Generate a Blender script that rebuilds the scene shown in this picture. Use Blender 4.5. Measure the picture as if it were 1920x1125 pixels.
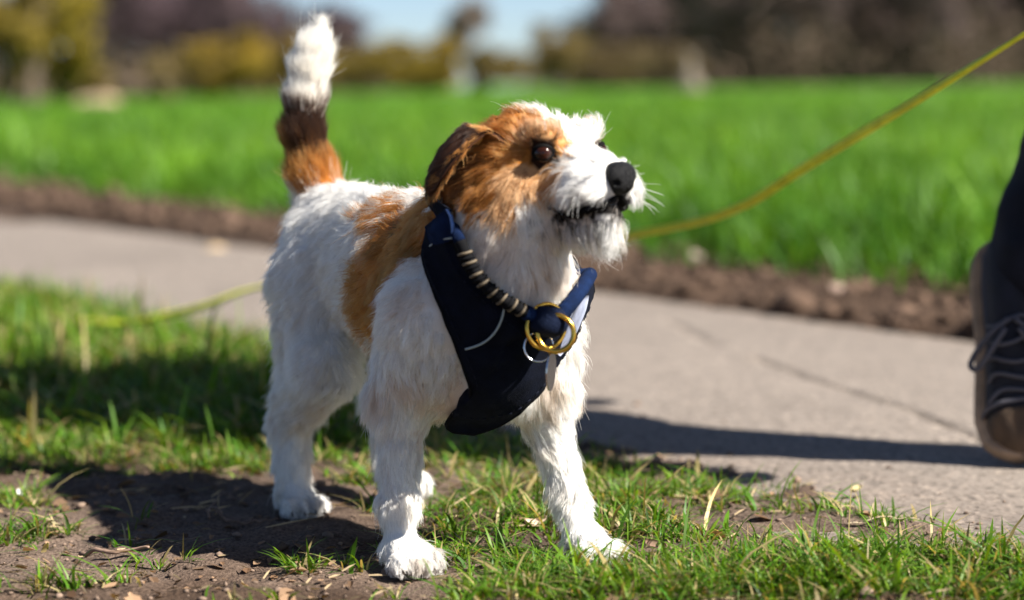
import bpy, math
import numpy as np
from mathutils import Matrix, Vector, kdtree

# ---------------------------------------------------------------- scene, camera, sky, sun
scene = bpy.context.scene
for o in list(bpy.data.objects):
    bpy.data.objects.remove(o)
COL = scene.collection
rng = np.random.default_rng(7)

CAM_H = 0.476
F_PX = 3866.0                      # focal length in pixels of a 1920 wide picture
PITCH = math.radians(5.94)
ROLL = math.radians(0.8)
_f = np.array([0, math.cos(PITCH), -math.sin(PITCH)])
_u0 = np.array([0, math.sin(PITCH), math.cos(PITCH)])
_r0 = np.array([1.0, 0, 0])
_r = _r0 * math.cos(ROLL) - _u0 * math.sin(ROLL)
_u = _u0 * math.cos(ROLL) + _r0 * math.sin(ROLL)
CAM = np.array([0, 0, CAM_H])
cam_data = bpy.data.cameras.new('camera')
cam = bpy.data.objects.new('camera', cam_data)
COL.objects.link(cam)
M = Matrix(((_r[0], _u[0], -_f[0], 0), (_r[1], _u[1], -_f[1], 0), (_r[2], _u[2], -_f[2], CAM_H), (0, 0, 0, 1)))
cam.matrix_world = M
cam_data.sensor_width = 36
cam_data.lens = F_PX / 1920 * 36
cam_data.clip_start = 0.05
cam_data.clip_end = 3000
cam_data.dof.use_dof = True
cam_data.dof.focus_distance = 2.08
cam_data.dof.aperture_fstop = 2.5
scene.camera = cam

SUN_EL = math.radians(43.5)
_sh = np.array([-0.905, 0.425])          # direction the shadows fall
world = bpy.data.worlds.new('World')
scene.world = world
world.use_nodes = True
wn = world.node_tree
sky = wn.nodes.new('ShaderNodeTexSky')
sky.sky_type = 'NISHITA'
sky.sun_disc = False
sky.sun_elevation = SUN_EL
sky.sun_rotation = math.atan2(-_sh[0], -_sh[1])
sky.air_density = 0.58
sky.dust_density = 0.35
sky.ozone_density = 2.0
wn.links.new(sky.outputs[0], wn.nodes['Background'].inputs[0])
wn.nodes['Background'].inputs[1].default_value = 0.050

sun_data = bpy.data.lights.new('sun', 'SUN')
sun_data.energy = 5.0
sun_data.angle = math.radians(0.53)
sun_data.color = (1.0, 0.955, 0.87)
sun = bpy.data.objects.new('sun', sun_data)
COL.objects.link(sun)
_d = np.array([_sh[0] * math.cos(SUN_EL), _sh[1] * math.cos(SUN_EL), -math.sin(SUN_EL)])
sun.rotation_euler = Vector(_d).to_track_quat('-Z', 'Y').to_euler()
sun.location = (3, -2, 6)

scene.view_settings.view_transform = 'Standard'
scene.view_settings.look = 'None'
scene.view_settings.gamma = 1
scene.view_settings.exposure = 1.45
scene.render.engine = 'CYCLES'
cy = scene.cycles
cy.use_denoising = True
try:
    cy.denoiser = 'OPENIMAGEDENOISE'
except Exception:
    pass
cy.max_bounces = 10
cy.diffuse_bounces = 5
cy.glossy_bounces = 4
cy.transmission_bounces = 8
cy.transparent_max_bounces = 8
try:
    scene.cycles_curves.shape = 'RIBBONS'
    scene.cycles_curves.subdivisions = 2
except Exception:
    pass

# ---------------------------------------------------------------- helpers
def at(px, py, Y):
    """point at forward distance Y seen at photo pixel (px, py)"""
    d = _f + _r * ((px - 960) / F_PX) + _u * ((562.5 - py) / F_PX)
    return CAM + d * (Y / d[1])

def ground_at(px, py, z=0.0):
    d = _f + _r * ((px - 960) / F_PX) + _u * ((562.5 - py) / F_PX)
    t = (z - CAM_H) / d[2]
    return CAM + d * t

def unit(v):
    v = np.asarray(v, float)
    return v / np.maximum(np.linalg.norm(v, axis=-1, keepdims=True), 1e-9)

_TAB = np.random.default_rng(3).random((64, 64, 64)).astype(np.float32) * 2 - 1
def vnoise(p, scale=1.0, seed=0.0):
    """smooth value noise in [-1,1], p (...,3)"""
    q = np.asarray(p, np.float64) * scale + np.array([13.7, 5.1, 31.3]) * (seed + 1)
    i = np.floor(q).astype(int)
    f = q - i
    f = f * f * (3 - 2 * f)
    i0 = i & 63
    i1 = (i + 1) & 63
    def g(a, b, c):
        return _TAB[a, b, c]
    x0, y0, z0 = i0[..., 0], i0[..., 1], i0[..., 2]
    x1, y1, z1 = i1[..., 0], i1[..., 1], i1[..., 2]
    fx, fy, fz = f[..., 0], f[..., 1], f[..., 2]
    a = g(x0, y0, z0) * (1 - fx) + g(x1, y0, z0) * fx
    b = g(x0, y1, z0) * (1 - fx) + g(x1, y1, z0) * fx
    c = g(x0, y0, z1) * (1 - fx) + g(x1, y0, z1) * fx
    d = g(x0, y1, z1) * (1 - fx) + g(x1, y1, z1) * fx
    return (a * (1 - fy) + b * fy) * (1 - fz) + (c * (1 - fy) + d * fy) * fz

def noise2(x, y, scale, seed=0.0, octaves=3):
    p = np.stack([x, y, np.zeros_like(x) + 0.37], -1)
    s, a, t = 0, 1.0, 0
    for k in range(octaves):
        s = s + a * vnoise(p, scale * 2 ** k, seed + k * 1.7)
        t += a
        a *= 0.5
    return s / t

def sstep(a, b, x):
    t = np.clip((x - a) / (b - a), 0, 1)
    return t * t * (3 - 2 * t)

def build_mesh(name, verts, faces, smooth=True, cols=None, faces2=None):
    """verts (n,3); faces (m,k) arrays (and faces2 of another size)"""
    me = bpy.data.meshes.new(name)
    verts = np.ascontiguousarray(verts, np.float32)
    me.vertices.add(len(verts))
    me.vertices.foreach_set('co', verts.ravel())
    fl = [np.asarray(f, np.int32) for f in (faces, faces2) if f is not None and len(f)]
    loops = np.concatenate([f.ravel() for f in fl])
    tot = np.concatenate([np.full(len(f), f.shape[1], np.int32) for f in fl])
    start = np.concatenate([[0], np.cumsum(tot)[:-1]]).astype(np.int32)
    me.loops.add(len(loops))
    me.loops.foreach_set('vertex_index', loops)
    me.polygons.add(len(tot))
    me.polygons.foreach_set('loop_start', start)
    me.polygons.foreach_set('loop_total', tot)
    me.update(calc_edges=True)
    me.validate()
    me.polygons.foreach_set('use_smooth', np.full(len(me.polygons), smooth))
    if cols is not None:
        a = me.attributes.new('col', 'FLOAT_COLOR', 'POINT')
        c = np.ones((len(verts), 4), np.float32)
        c[:, :3] = cols
        a.data.foreach_set('color', c.ravel())
    me.update()
    return me

def add_obj(name, me, mat=None, parent=None, label=None, cat=None, group=None, kind=None, loc=None):
    o = bpy.data.objects.new(name, me)
    COL.objects.link(o)
    if mat is not None and me is not None:
        me.materials.clear() if hasattr(me, 'materials') else None
        me.materials.append(mat)
    if loc is not None:
        o.location = loc
    if parent is not None:
        o.parent = parent
        o.matrix_parent_inverse = Matrix.Translation(-parent.location)
    if label: o['label'] = label
    if cat: o['category'] = cat
    if group: o['group'] = group
    if kind: o['kind'] = kind
    return o

def tube(pts, rad, sides=10, cap=True, flat=1.0, up=(0, 0, 1)):
    """tube along pts; rad scalar or array; flat squashes along the local 'up' axis"""
    P = np.asarray(pts, float)
    n = len(P)
    R = np.broadcast_to(np.asarray(rad, float), (n,))
    T = unit(np.gradient(P, axis=0))
    V = []
    ref = np.asarray(up, float)
    for i in range(n):
        a = ref - T[i] * ref.dot(T[i])
        if np.linalg.norm(a) < 1e-4:
            a = np.array([1, 0, 0]) - T[i] * T[i][0]
        a = unit(a)
        ref = a
        b = np.cross(T[i], a)
        th = np.arange(sides) * 2 * math.pi / sides
        V.append(P[i] + R[i] * (np.cos(th)[:, None] * b + np.sin(th)[:, None] * a * flat))
    V = np.concatenate(V)
    i = np.arange(n - 1)[:, None] * sides
    j = np.arange(sides)[None]
    j2 = (j + 1) % sides
    F = np.stack([i + j, i + j2, i + sides + j2, i + sides + j], -1).reshape(-1, 4)
    F2 = None
    if cap:
        V = np.concatenate([V, P[:1], P[-1:]])
        c0, c1 = len(V) - 2, len(V) - 1
        jj = np.arange(sides)
        j2 = (jj + 1) % sides
        F2 = np.concatenate([np.stack([np.full(sides, c0), j2, jj], -1),
                             np.stack([np.full(sides, c1), (n - 1) * sides + jj, (n - 1) * sides + j2], -1)])
    return V, F, F2

def spline(pts, n):
    """Catmull-Rom through pts, n samples"""
    P = np.asarray(pts, float)
    P = np.concatenate([2 * P[:1] - P[1:2], P, 2 * P[-1:] - P[-2:-1]])
    m = len(P) - 3
    t = np.linspace(0, m - 1e-6, n)
    k = t.astype(int)
    u = (t - k)[:, None]
    a, b, c, d = P[k], P[k + 1], P[k + 2], P[k + 3]
    return 0.5 * (2 * b + (c - a) * u + (2 * a - 5 * b + 4 * c - d) * u ** 2 + (3 * b - a - 3 * c + d) * u ** 3)

# ---- signed distance shapes, blended, and meshed by surface nets
def sd_cone(p, a, b, ra, rb):
    a, b = np.asarray(a, np.float32), np.asarray(b, np.float32)
    ab = b - a
    t = np.clip((p - a) @ ab / float(ab @ ab), 0, 1)
    return np.linalg.norm(p - a - t[..., None] * ab, axis=-1) - (ra + (rb - ra) * t)

def sd_ell(p, c, axes, rad):
    q = (p - np.asarray(c, np.float32)) @ np.asarray(axes, np.float32).T
    rad = np.asarray(rad, np.float32)
    k0 = np.linalg.norm(q / rad, axis=-1)
    k1 = np.linalg.norm(q / (rad * rad), axis=-1)
    return k0 * (k0 - 1) / np.maximum(k1, 1e-6)

def smin(a, b, k):
    h = np.maximum(k - np.abs(a - b), 0) / k
    return np.minimum(a, b) - h * h * k * 0.25

def sdf_eval(prims, p):
    d = None
    for pr in prims:
        e = sd_cone(p, *pr[1:5]) if pr[0] == 'c' else sd_ell(p, *pr[1:4])
        k = pr[5] if pr[0] == 'c' else pr[4]
        d = e if d is None else smin(d, e, k)
    return d

def sdf_grad(fn, p, e=0.0015):
    g = np.stack([fn(p + np.eye(3, dtype=np.float32)[i] * e) - fn(p - np.eye(3, dtype=np.float32)[i] * e) for i in range(3)], -1)
    return unit(g)

def surface_nets(fn, lo, hi, h, relax=2):
    lo = np.asarray(lo, np.float32); hi = np.asarray(hi, np.float32)
    n = np.ceil((hi - lo) / h).astype(int) + 1
    ax = [lo[i] + h * np.arange(n[i], dtype=np.float32) for i in range(3)]
    val = np.empty(n, np.float32)
    for i in range(0, n[0], 16):
        g = np.stack(np.meshgrid(ax[0][i:i + 16], ax[1], ax[2], indexing='ij'), -1)
        val[i:i + 16] = fn(g)
    neg = val < 0
    c = n - 1
    cnt = np.zeros(c, np.int8)
    pos = np.zeros(tuple(c) + (3,), np.float32)
    offs = [(0, 0), (0, 1), (1, 0), (1, 1)]
    for a in range(3):
        b1, b2 = [k for k in range(3) if k != a]
        for o1, o2 in offs:
            s0 = [None] * 3
            s0[a] = slice(0, c[a]); s0[b1] = slice(o1, o1 + c[b1]); s0[b2] = slice(o2, o2 + c[b2])
            s1 = list(s0); s1[a] = slice(1, c[a] + 1)
            v0, v1 = val[tuple(s0)], val[tuple(s1)]
            m = (v0 < 0) != (v1 < 0)
            t = np.where(m, v0 / np.where(m, v0 - v1, 1), 0)
            cnt += m
            pos[..., a] += np.where(m, t, 0)
            pos[..., b1] += np.where(m, o1, 0)
            pos[..., b2] += np.where(m, o2, 0)
    act = cnt > 0
    idx = -np.ones(c, np.int64)
    idx[act] = np.arange(act.sum())
    cell = np.argwhere(act)
    V = lo + h * (cell + pos[act] / cnt[act][:, None])
    quads = []
    for a in range(3):
        b1, b2 = [(1, 2), (2, 0), (0, 1)][a]
        s0 = [slice(1, c[k]) for k in range(3)]
        s0[a] = slice(0, c[a])
        s1 = list(s0); s1[a] = slice(1, c[a] + 1)
        n0, n1 = neg[tuple(s0)], neg[tuple(s1)]
        e = np.argwhere(n0 != n1)
        flip = n0[tuple(e.T)]
        base = e.copy()
        for k in range(3):
            if k != a:
                base[:, k] += 1
        def gi(d1, d2):
            q = base.copy(); q[:, b1] += d1; q[:, b2] += d2
            return idx[tuple(q.T)]
        Q = np.stack([gi(-1, -1), gi(0, -1), gi(0, 0), gi(-1, 0)], -1)
        Q[~flip] = Q[~flip][:, ::-1]
        quads.append(Q)
    Q = np.concatenate(quads)
    V = V.astype(np.float32)
    for _ in range(relax):
        d = fn(V)
        V = V - (d[:, None] * sdf_grad(fn, V)).astype(np.float32) * 0.9
    return V, Q

# ---- materials
def new_mat(name):
    m = bpy.data.materials.new(name)
    m.use_nodes = True
    return m, m.node_tree.nodes, m.node_tree.links, m.node_tree.nodes['Principled BSDF']

def simple_mat(name, col, rough=0.6, metal=0.0, noise=None, bump=None, spec=0.5, coat=0.0):
    """noise=(scale, amount) varies brightness; bump=(scale, strength)"""
    m, N, Lk, B = new_mat(name)
    B.inputs['Roughness'].default_value = rough
    B.inputs['Metallic'].default_value = metal
    B.inputs['Specular IOR Level'].default_value = spec
    B.inputs['Coat Weight'].default_value = coat
    B.inputs['Base Color'].default_value = (*col, 1)
    tc = N.new('ShaderNodeTexCoord')
    if noise:
        t = N.new('ShaderNodeTexNoise'); t.inputs['Scale'].default_value = noise[0]; t.inputs['Detail'].default_value = 5
        Lk.new(tc.outputs['Object'], t.inputs['Vector'])
        r = N.new('ShaderNodeValToRGB')
        a = noise[1]
        r.color_ramp.elements[0].position = 0.3; r.color_ramp.elements[1].position = 0.7
        r.color_ramp.elements[0].color = (*[c * (1 - a) for c in col], 1)
        r.color_ramp.elements[1].color = (*[min(1, c * (1 + a)) for c in col], 1)
        Lk.new(t.outputs['Fac'], r.inputs[0])
        Lk.new(r.outputs[0], B.inputs['Base Color'])
    if bump:
        t = N.new('ShaderNodeTexNoise'); t.inputs['Scale'].default_value = bump[0]; t.inputs['Detail'].default_value = 4
        Lk.new(tc.outputs['Object'], t.inputs['Vector'])
        b = N.new('ShaderNodeBump'); b.inputs['Strength'].default_value = bump[1]; b.inputs['Distance'].default_value = 0.002
        Lk.new(t.outputs['Fac'], b.inputs['Height'])
        Lk.new(b.outputs[0], B.inputs['Normal'])
    return m

def attr_mat(name, rough=0.6, transl=0.0, spec=0.3):
    """colour from the 'col' attribute; transl = share of light passing through (leaves)"""
    m, N, Lk, B = new_mat(name)
    B.inputs['Roughness'].default_value = rough
    B.inputs['Specular IOR Level'].default_value = spec
    a = N.new('ShaderNodeAttribute'); a.attribute_name = 'col'
    Lk.new(a.outputs['Color'], B.inputs['Base Color'])
    if transl:
        t = N.new('ShaderNodeBsdfTranslucent')
        mul = N.new('ShaderNodeMixRGB'); mul.blend_type = 'MULTIPLY'; mul.inputs[0].default_value = 1
        mul.inputs[2].default_value = (1.5, 1.3, 0.5, 1)
        Lk.new(a.outputs['Color'], mul.inputs[1])
        Lk.new(mul.outputs[0], t.inputs['Color'])
        mix = N.new('ShaderNodeMixShader'); mix.inputs[0].default_value = transl
        Lk.new(B.outputs[0], mix.inputs[1]); Lk.new(t.outputs[0], mix.inputs[2])
        Lk.new(mix.outputs[0], N['Material Output'].inputs['Surface'])
    return m
# ---------------------------------------------------------------- ground, path, field
UP_ = np.array([-0.591, 0.807]); UN_ = np.array([0.807, 0.591])      # along / across the path
def pq(X, Y):
    return X * UP_[0] + Y * UP_[1], X * UN_[0] + Y * UN_[1]
def xy(p, q):
    return p * UP_[0] + q * UN_[0], p * UP_[1] + q * UN_[1]
def q_near(p):
    p = np.clip(p, -4, 12)
    return 1.50 + 0.10 * p + 0.045 * noise2(p, p * 0 + 3.1, 2.2, 2)
def q_far(p):
    p = np.clip(p, -6, 60)
    return 2.70 + 0.063 * p + 0.018 * noise2(p, p * 0 + 7.7, 1.5, 5)
def q_crop(p):
    p = np.clip(p, -6, 60)
    return 3.02 + 0.082 * p + 0.06 * noise2(p, p * 0 + 1.7, 1.1, 9)

PAWS = [dl_ for dl_ in ((-0.105, 2.00), (0.075, 2.03), (-0.245, 2.28), (-0.125, 2.31))]
def gz(X, Y):
    """height of the soil"""
    p, q = pq(X, Y)
    r = np.hypot(X, Y)
    fade = 1 / (1 + (np.abs(p) / 14) ** 2) / (1 + (np.clip(q - 4, 0, 1e4) / 10) ** 2)
    verge = 0.006 + 0.011 * noise2(X, Y, 5, 1, 2) + 0.015 * noise2(X, Y, 20, 2, 3) + 0.0050 * noise2(X, Y, 95, 3, 2)
    flat = np.zeros_like(X)
    for a, b in PAWS:
        flat = np.maximum(flat, np.exp(-((X - a) ** 2 + (Y - b) ** 2) / 0.075 ** 2))
    verge = verge * (1 - 0.9 * flat) - 0.0015 * flat
    qn, qf, qc = q_near(p), q_far(p), q_crop(p)
    edge = noise2(X, Y, 9, 6, 3)
    t = q - qn + 0.10 * edge
    z = verge + (-0.035 - verge) * sstep(-0.05, 0.06, t)
    clod = np.abs(noise2(X, Y, 16, 8, 3)) * 0.045 + 0.012 * noise2(X, Y, 55, 7, 2) + 0.012
    t2 = q - qf + 0.03 * edge
    z = z + (clod - z) * sstep(-0.03, 0.07, t2)
    t3 = sstep(0.0, 0.3, q - qc)
    fieldz = 0.035 + 0.5 * clod + 0.10 * sstep(10, 40, r)
    z = z + (fieldz - z) * t3
    return z * fade + (1 - fade) * np.where(q > 3, 0.13, 0.0)

def geo(a, b, h, n):
    """n growing steps from a towards b, first step about h"""
    k = np.linspace(0, 1, n + 1)[1:]
    return a + (b - a) * (k ** 4 * 0.9 + k * (h * n / abs(b - a)) * 0.5) / (0.9 + (h * n / abs(b - a)) * 0.5)
pl = np.concatenate([geo(0.2, -700, 0.05, 30)[::-1], np.arange(0.2, 5.2, 0.011), np.arange(5.2, 12, 0.03), geo(12, 900, 0.1, 45)])
ql = np.concatenate([geo(0.7, -700, 0.05, 30)[::-1], np.arange(0.7, 2.15, 0.010), np.arange(2.15, 2.6, 0.05), np.arange(2.6, 3.9, 0.016), geo(3.9, 900, 0.06, 45)])
PP, QQ = np.meshgrid(pl, ql, indexing='ij')
GX, GY = xy(PP, QQ)
GZ = gz(GX, GY)
np_, nq_ = PP.shape
i, j = np.meshgrid(np.arange(np_ - 1), np.arange(nq_ - 1), indexing='ij')
a = (i * nq_ + j).ravel()
GF = np.stack([a, a + nq_, a + nq_ + 1, a + 1], -1)
# flip if facing down
v0, v1, v3 = [np.array([GX.ravel()[k], GY.ravel()[k], 0]) for k in GF[0][[0, 1, 3]]]
if np.cross(v1 - v0, v3 - v0)[2] < 0:
    GF = GF[:, ::-1]
n1 = noise2(GX, GY, 6, 21, 4)[..., None]; n2 = noise2(GX, GY, 40, 22, 3)[..., None]
soil = np.array([0.128, 0.093, 0.073]) * (1 + 0.25 * n1 + 0.25 * n2)
humus = np.array([0.058, 0.036, 0.024]) * (1 + 0.3 * n1 + 0.35 * n2)
w = sstep(-0.15, 0.35, noise2(GX, GY, 3.5, 23, 3) + 0.25 * sstep(2.4, 3.2, GY) + 0.08)[..., None]
gcol = soil * (1 - w) + humus * w
t2 = sstep(-0.05, 0.05, QQ - q_far(PP))[..., None]
strip = np.array([0.062, 0.040, 0.028]) * (1 + 0.35 * n1 + 0.45 * n2)
gcol = gcol * (1 - t2) + strip * t2
rr_ = np.hypot(GX, GY)
green = np.array([0.075, 0.185, 0.026]) * (1 + 0.22 * noise2(GX, GY, 0.15, 25, 3)[..., None])
t3 = (sstep(0.0, 0.6, QQ - q_crop(PP)) * sstep(7, 22, rr_))[..., None]
gcol = gcol * (1 - t3) + green * t3
m, N, Lk, B = new_mat('soil')
at_n = N.new('ShaderNodeAttribute'); at_n.attribute_name = 'col'
tcn = N.new('ShaderNodeTexCoord')
nz_ = N.new('ShaderNodeTexNoise'); nz_.inputs['Scale'].default_value = 260; nz_.inputs['Detail'].default_value = 6
Lk.new(tcn.outputs['Object'], nz_.inputs['Vector'])
rmp = N.new('ShaderNodeValToRGB'); rmp.color_ramp.elements[0].position = 0.3; rmp.color_ramp.elements[1].position = 0.72
rmp.color_ramp.elements[0].color = (0.45, 0.42, 0.4, 1); rmp.color_ramp.elements[1].color = (1.35, 1.33, 1.3, 1)
Lk.new(nz_.outputs['Fac'], rmp.inputs[0])
mu = N.new('ShaderNodeMixRGB'); mu.blend_type = 'MULTIPLY'; mu.inputs[0].default_value = 1
Lk.new(at_n.outputs['Color'], mu.inputs[1]); Lk.new(rmp.outputs[0], mu.inputs[2])
Lk.new(mu.outputs[0], B.inputs['Base Color'])
bp = N.new('ShaderNodeBump'); bp.inputs['Strength'].default_value = 0.9; bp.inputs['Distance'].default_value = 0.004
Lk.new(nz_.outputs['Fac'], bp.inputs['Height']); Lk.new(bp.outputs[0], B.inputs['Normal'])
B.inputs['Roughness'].default_value = 0.95; B.inputs['Specular IOR Level'].default_value = 0.15
add_obj('ground', build_mesh('ground', np.stack([GX, GY, GZ], -1).reshape(-1, 3), GF, True, gcol.reshape(-1, 3)), m,
        label='bare soil verge and field ground', kind='structure')

# the concrete path
pp = np.concatenate([geo(0.6, -8, 0.05, 14)[::-1], np.arange(0.6, 5.5, 0.011), np.arange(5.5, 12, 0.05), geo(12, 60, 0.3, 20)])
tt = np.linspace(0, 1, 150)
A_, T_ = np.meshgrid(pp, tt, indexing='ij')
q0 = 1.50 + 0.10 * np.clip(A_, -4, 12) - 0.22
q1 = q_far(A_) + 0.02 + 0.012 * noise2(A_, A_ * 0 + 2.2, 14, 31, 3)
Q_ = q0 + (q1 - q0) * T_
PX, PY = xy(A_, Q_)
PZ = 0.0015 * noise2(PX, PY, 4, 33, 2) + 0.0011 * noise2(PX, PY, 60, 34, 3) - 0.02 * (T_ > 0.995)
# cracks worn into the slab
def crack(pts, depth, wid, seed):
    global PZ
    P_ = spline(np.array(pts), 80)[:, :2]
    P_ = P_ + 0.010 * np.stack([noise2(P_[:, 0], P_[:, 1], 12, seed, 3), noise2(P_[:, 0], P_[:, 1], 12, seed + 4, 3)], -1)
    lo, hi = P_.min(0) - 0.06, P_.max(0) + 0.06
    sel = (PX > lo[0]) & (PX < hi[0]) & (PY > lo[1]) & (PY < hi[1])
    x, y = PX[sel], PY[sel]
    d = np.full(x.shape, 9.0)
    for k in range(79):
        a, b = P_[k], P_[k + 1]
        ab = b - a
        t = np.clip(((x - a[0]) * ab[0] + (y - a[1]) * ab[1]) / (ab @ ab), 0, 1)
        d = np.minimum(d, np.hypot(x - a[0] - t * ab[0], y - a[1] - t * ab[1]))
    ww = wid * (1 + 0.5 * noise2(x, y, 9, seed + 9, 2))
    PZ[sel] -= depth * (1 - sstep(0.3, 1.0, d / ww))
crack([ground_at(*v)[:2] for v in ((1405, 668), (1440, 680), (1520, 707), (1600, 735), (1690, 765), (1775, 797), (1850, 830))], 0.012, 0.0085, 41)
crack([ground_at(*v)[:2] for v in ((1250, 600), (1300, 622), (1345, 648))], 0.008, 0.016, 43)
crack([ground_at(*v)[:2] for v in ((120, 520), (230, 512), (330, 500))], 0.006, 0.02, 45)
i, j = np.meshgrid(np.arange(PX.shape[0] - 1), np.arange(PX.shape[1] - 1), indexing='ij')
a = (i * PX.shape[1] + j).ravel()
PF = np.stack([a, a + PX.shape[1], a + PX.shape[1] + 1, a + 1], -1)
if GF[0][1] != np_:   # same winding as the ground
    pass
v0 = np.array([PX.ravel()[PF[0][0]], PY.ravel()[PF[0][0]], 0]); v1 = np.array([PX.ravel()[PF[0][1]], PY.ravel()[PF[0][1]], 0]); v3 = np.array([PX.ravel()[PF[0][3]], PY.ravel()[PF[0][3]], 0])
if np.cross(v1 - v0, v3 - v0)[2] < 0:
    PF = PF[:, ::-1]
s1 = noise2(PX, PY, 2.2, 51, 4)[..., None]; s2 = noise2(PX, PY, 35, 52, 3)[..., None]
pcol = np.array([0.198, 0.170, 0.148]) * (1 + 0.20 * s1 + 0.14 * s2 - 0.16 * sstep(0.25, 0.5, noise2(PX, PY, 1.3, 57, 4))[..., None])
dirt = sstep(-0.02, -0.006, PZ)[..., None]
pcol = pcol * dirt + np.array([0.05, 0.04, 0.035]) * (1 - dirt)
# soil dust trodden in along both rims
rim = np.maximum(1 - sstep(0, 0.16, T_ - 0.17), sstep(0.93, 1.0, T_))[..., None] * (0.5 + 0.5 * s2)
pcol = pcol * (1 - 0.35 * rim) + np.array([0.17, 0.12, 0.09]) * 0.35 * rim
m, N, Lk, B = new_mat('concrete')
at_n = N.new('ShaderNodeAttribute'); at_n.attribute_name = 'col'
tcn = N.new('ShaderNodeTexCoord')
vo = N.new('ShaderNodeTexVoronoi'); vo.inputs['Scale'].default_value = 190
Lk.new(tcn.outputs['Object'], vo.inputs['Vector'])
nz_ = N.new('ShaderNodeTexNoise'); nz_.inputs['Scale'].default_value = 120; nz_.inputs['Detail'].default_value = 7
Lk.new(tcn.outputs['Object'], nz_.inputs['Vector'])
sep = N.new('ShaderNodeSeparateColor'); Lk.new(vo.outputs['Color'], sep.inputs[0])
rm = N.new('ShaderNodeValToRGB')
e = rm.color_ramp.elements
e[0].position = 0.0; e[0].color = (0.38, 0.36, 0.35, 1); e[1].position = 1.0; e[1].color = (1.6, 1.56, 1.5, 1)
x = e.new(0.22); x.color = (0.92, 0.92, 0.92, 1); x = e.new(0.85); x.color = (1.06, 1.05, 1.04, 1)
Lk.new(sep.outputs[0], rm.inputs[0])
rm2 = N.new('ShaderNodeValToRGB'); rm2.color_ramp.elements[0].position = 0.3; rm2.color_ramp.elements[1].position = 0.7
rm2.color_ramp.elements[0].color = (0.72, 0.70, 0.70, 1); rm2.color_ramp.elements[1].color = (1.18, 1.17, 1.15, 1)
Lk.new(nz_.outputs['Fac'], rm2.inputs[0])
mu = N.new('ShaderNodeMixRGB'); mu.blend_type = 'MULTIPLY'; mu.inputs[0].default_value = 1
Lk.new(at_n.outputs['Color'], mu.inputs[1]); Lk.new(rm.outputs[0], mu.inputs[2])
mu2 = N.new('ShaderNodeMixRGB'); mu2.blend_type = 'MULTIPLY'; mu2.inputs[0].default_value = 1
Lk.new(mu.outputs[0], mu2.inputs[1]); Lk.new(rm2.outputs[0], mu2.inputs[2])
Lk.new(mu2.outputs[0], B.inputs['Base Color'])
bp = N.new('ShaderNodeBump'); bp.inputs['Strength'].default_value = 0.7; bp.inputs['Distance'].default_value = 0.0025
Lk.new(nz_.outputs['Fac'], bp.inputs['Height']); Lk.new(bp.outputs[0], B.inputs['Normal'])
B.inputs['Roughness'].default_value = 0.9; B.inputs['Specular IOR Level'].default_value = 0.2
add_obj('path', build_mesh('path', np.stack([PX, PY, PZ], -1).reshape(-1, 3), PF, True, pcol.reshape(-1, 3)), m,
        label='worn grey concrete footpath between verge and field', kind='structure')

# ---------------------------------------------------------------- grass and crop
def blades(root, h, w, ang, bend, col, tipcol=None, K=4):
    """curved tapering grass blades as ribbons: K levels, pointed"""
    n = len(root)
    d = np.stack([np.cos(ang), np.sin(ang), np.zeros(n)], -1)
    tw = ang + math.pi / 2 + rng.normal(0, 0.5, n)
    s = np.stack([np.cos(tw), np.sin(tw), np.zeros(n)], -1)
    V, C = [], []
    for k in range(K - 1):
        t = k / (K - 1)
        c = root + (np.array([0, 0, 1]) * (h * (t - 0.35 * bend * t * t))[:, None]) + d * (h * bend * t ** 1.7)[:, None]
        ww = (w * (1 - 0.55 * t ** 1.5) * (0.7 + 0.6 * min(t * 3, 0.5)))[:, None]
        V += [c - s * ww, c + s * ww]
        C += [col, col]
    c = root + np.array([0, 0, 1]) * (h * (1 - 0.35 * bend))[:, None] + d * (h * bend)[:, None]
    V.append(c); C.append(col if tipcol is None else tipcol)
    m = 2 * (K - 1) + 1
    V = np.stack(V, 1).reshape(-1, 3); C = np.stack(C, 1).reshape(-1, 3)
    b = (np.arange(n) * m)[:, None]
    T = []
    for k in range(K - 2):
        o = 2 * k
        T += [np.concatenate([b + o, b + o + 1, b + o + 3], 1), np.concatenate([b + o, b + o + 3, b + o + 2], 1)]
    T.append(np.concatenate([b + m - 3, b + m - 2, b + m - 1], 1))
    return V, np.concatenate(T), C

grass_m = attr_mat('grass', 0.5, transl=0.38, spec=0.35)
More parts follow.
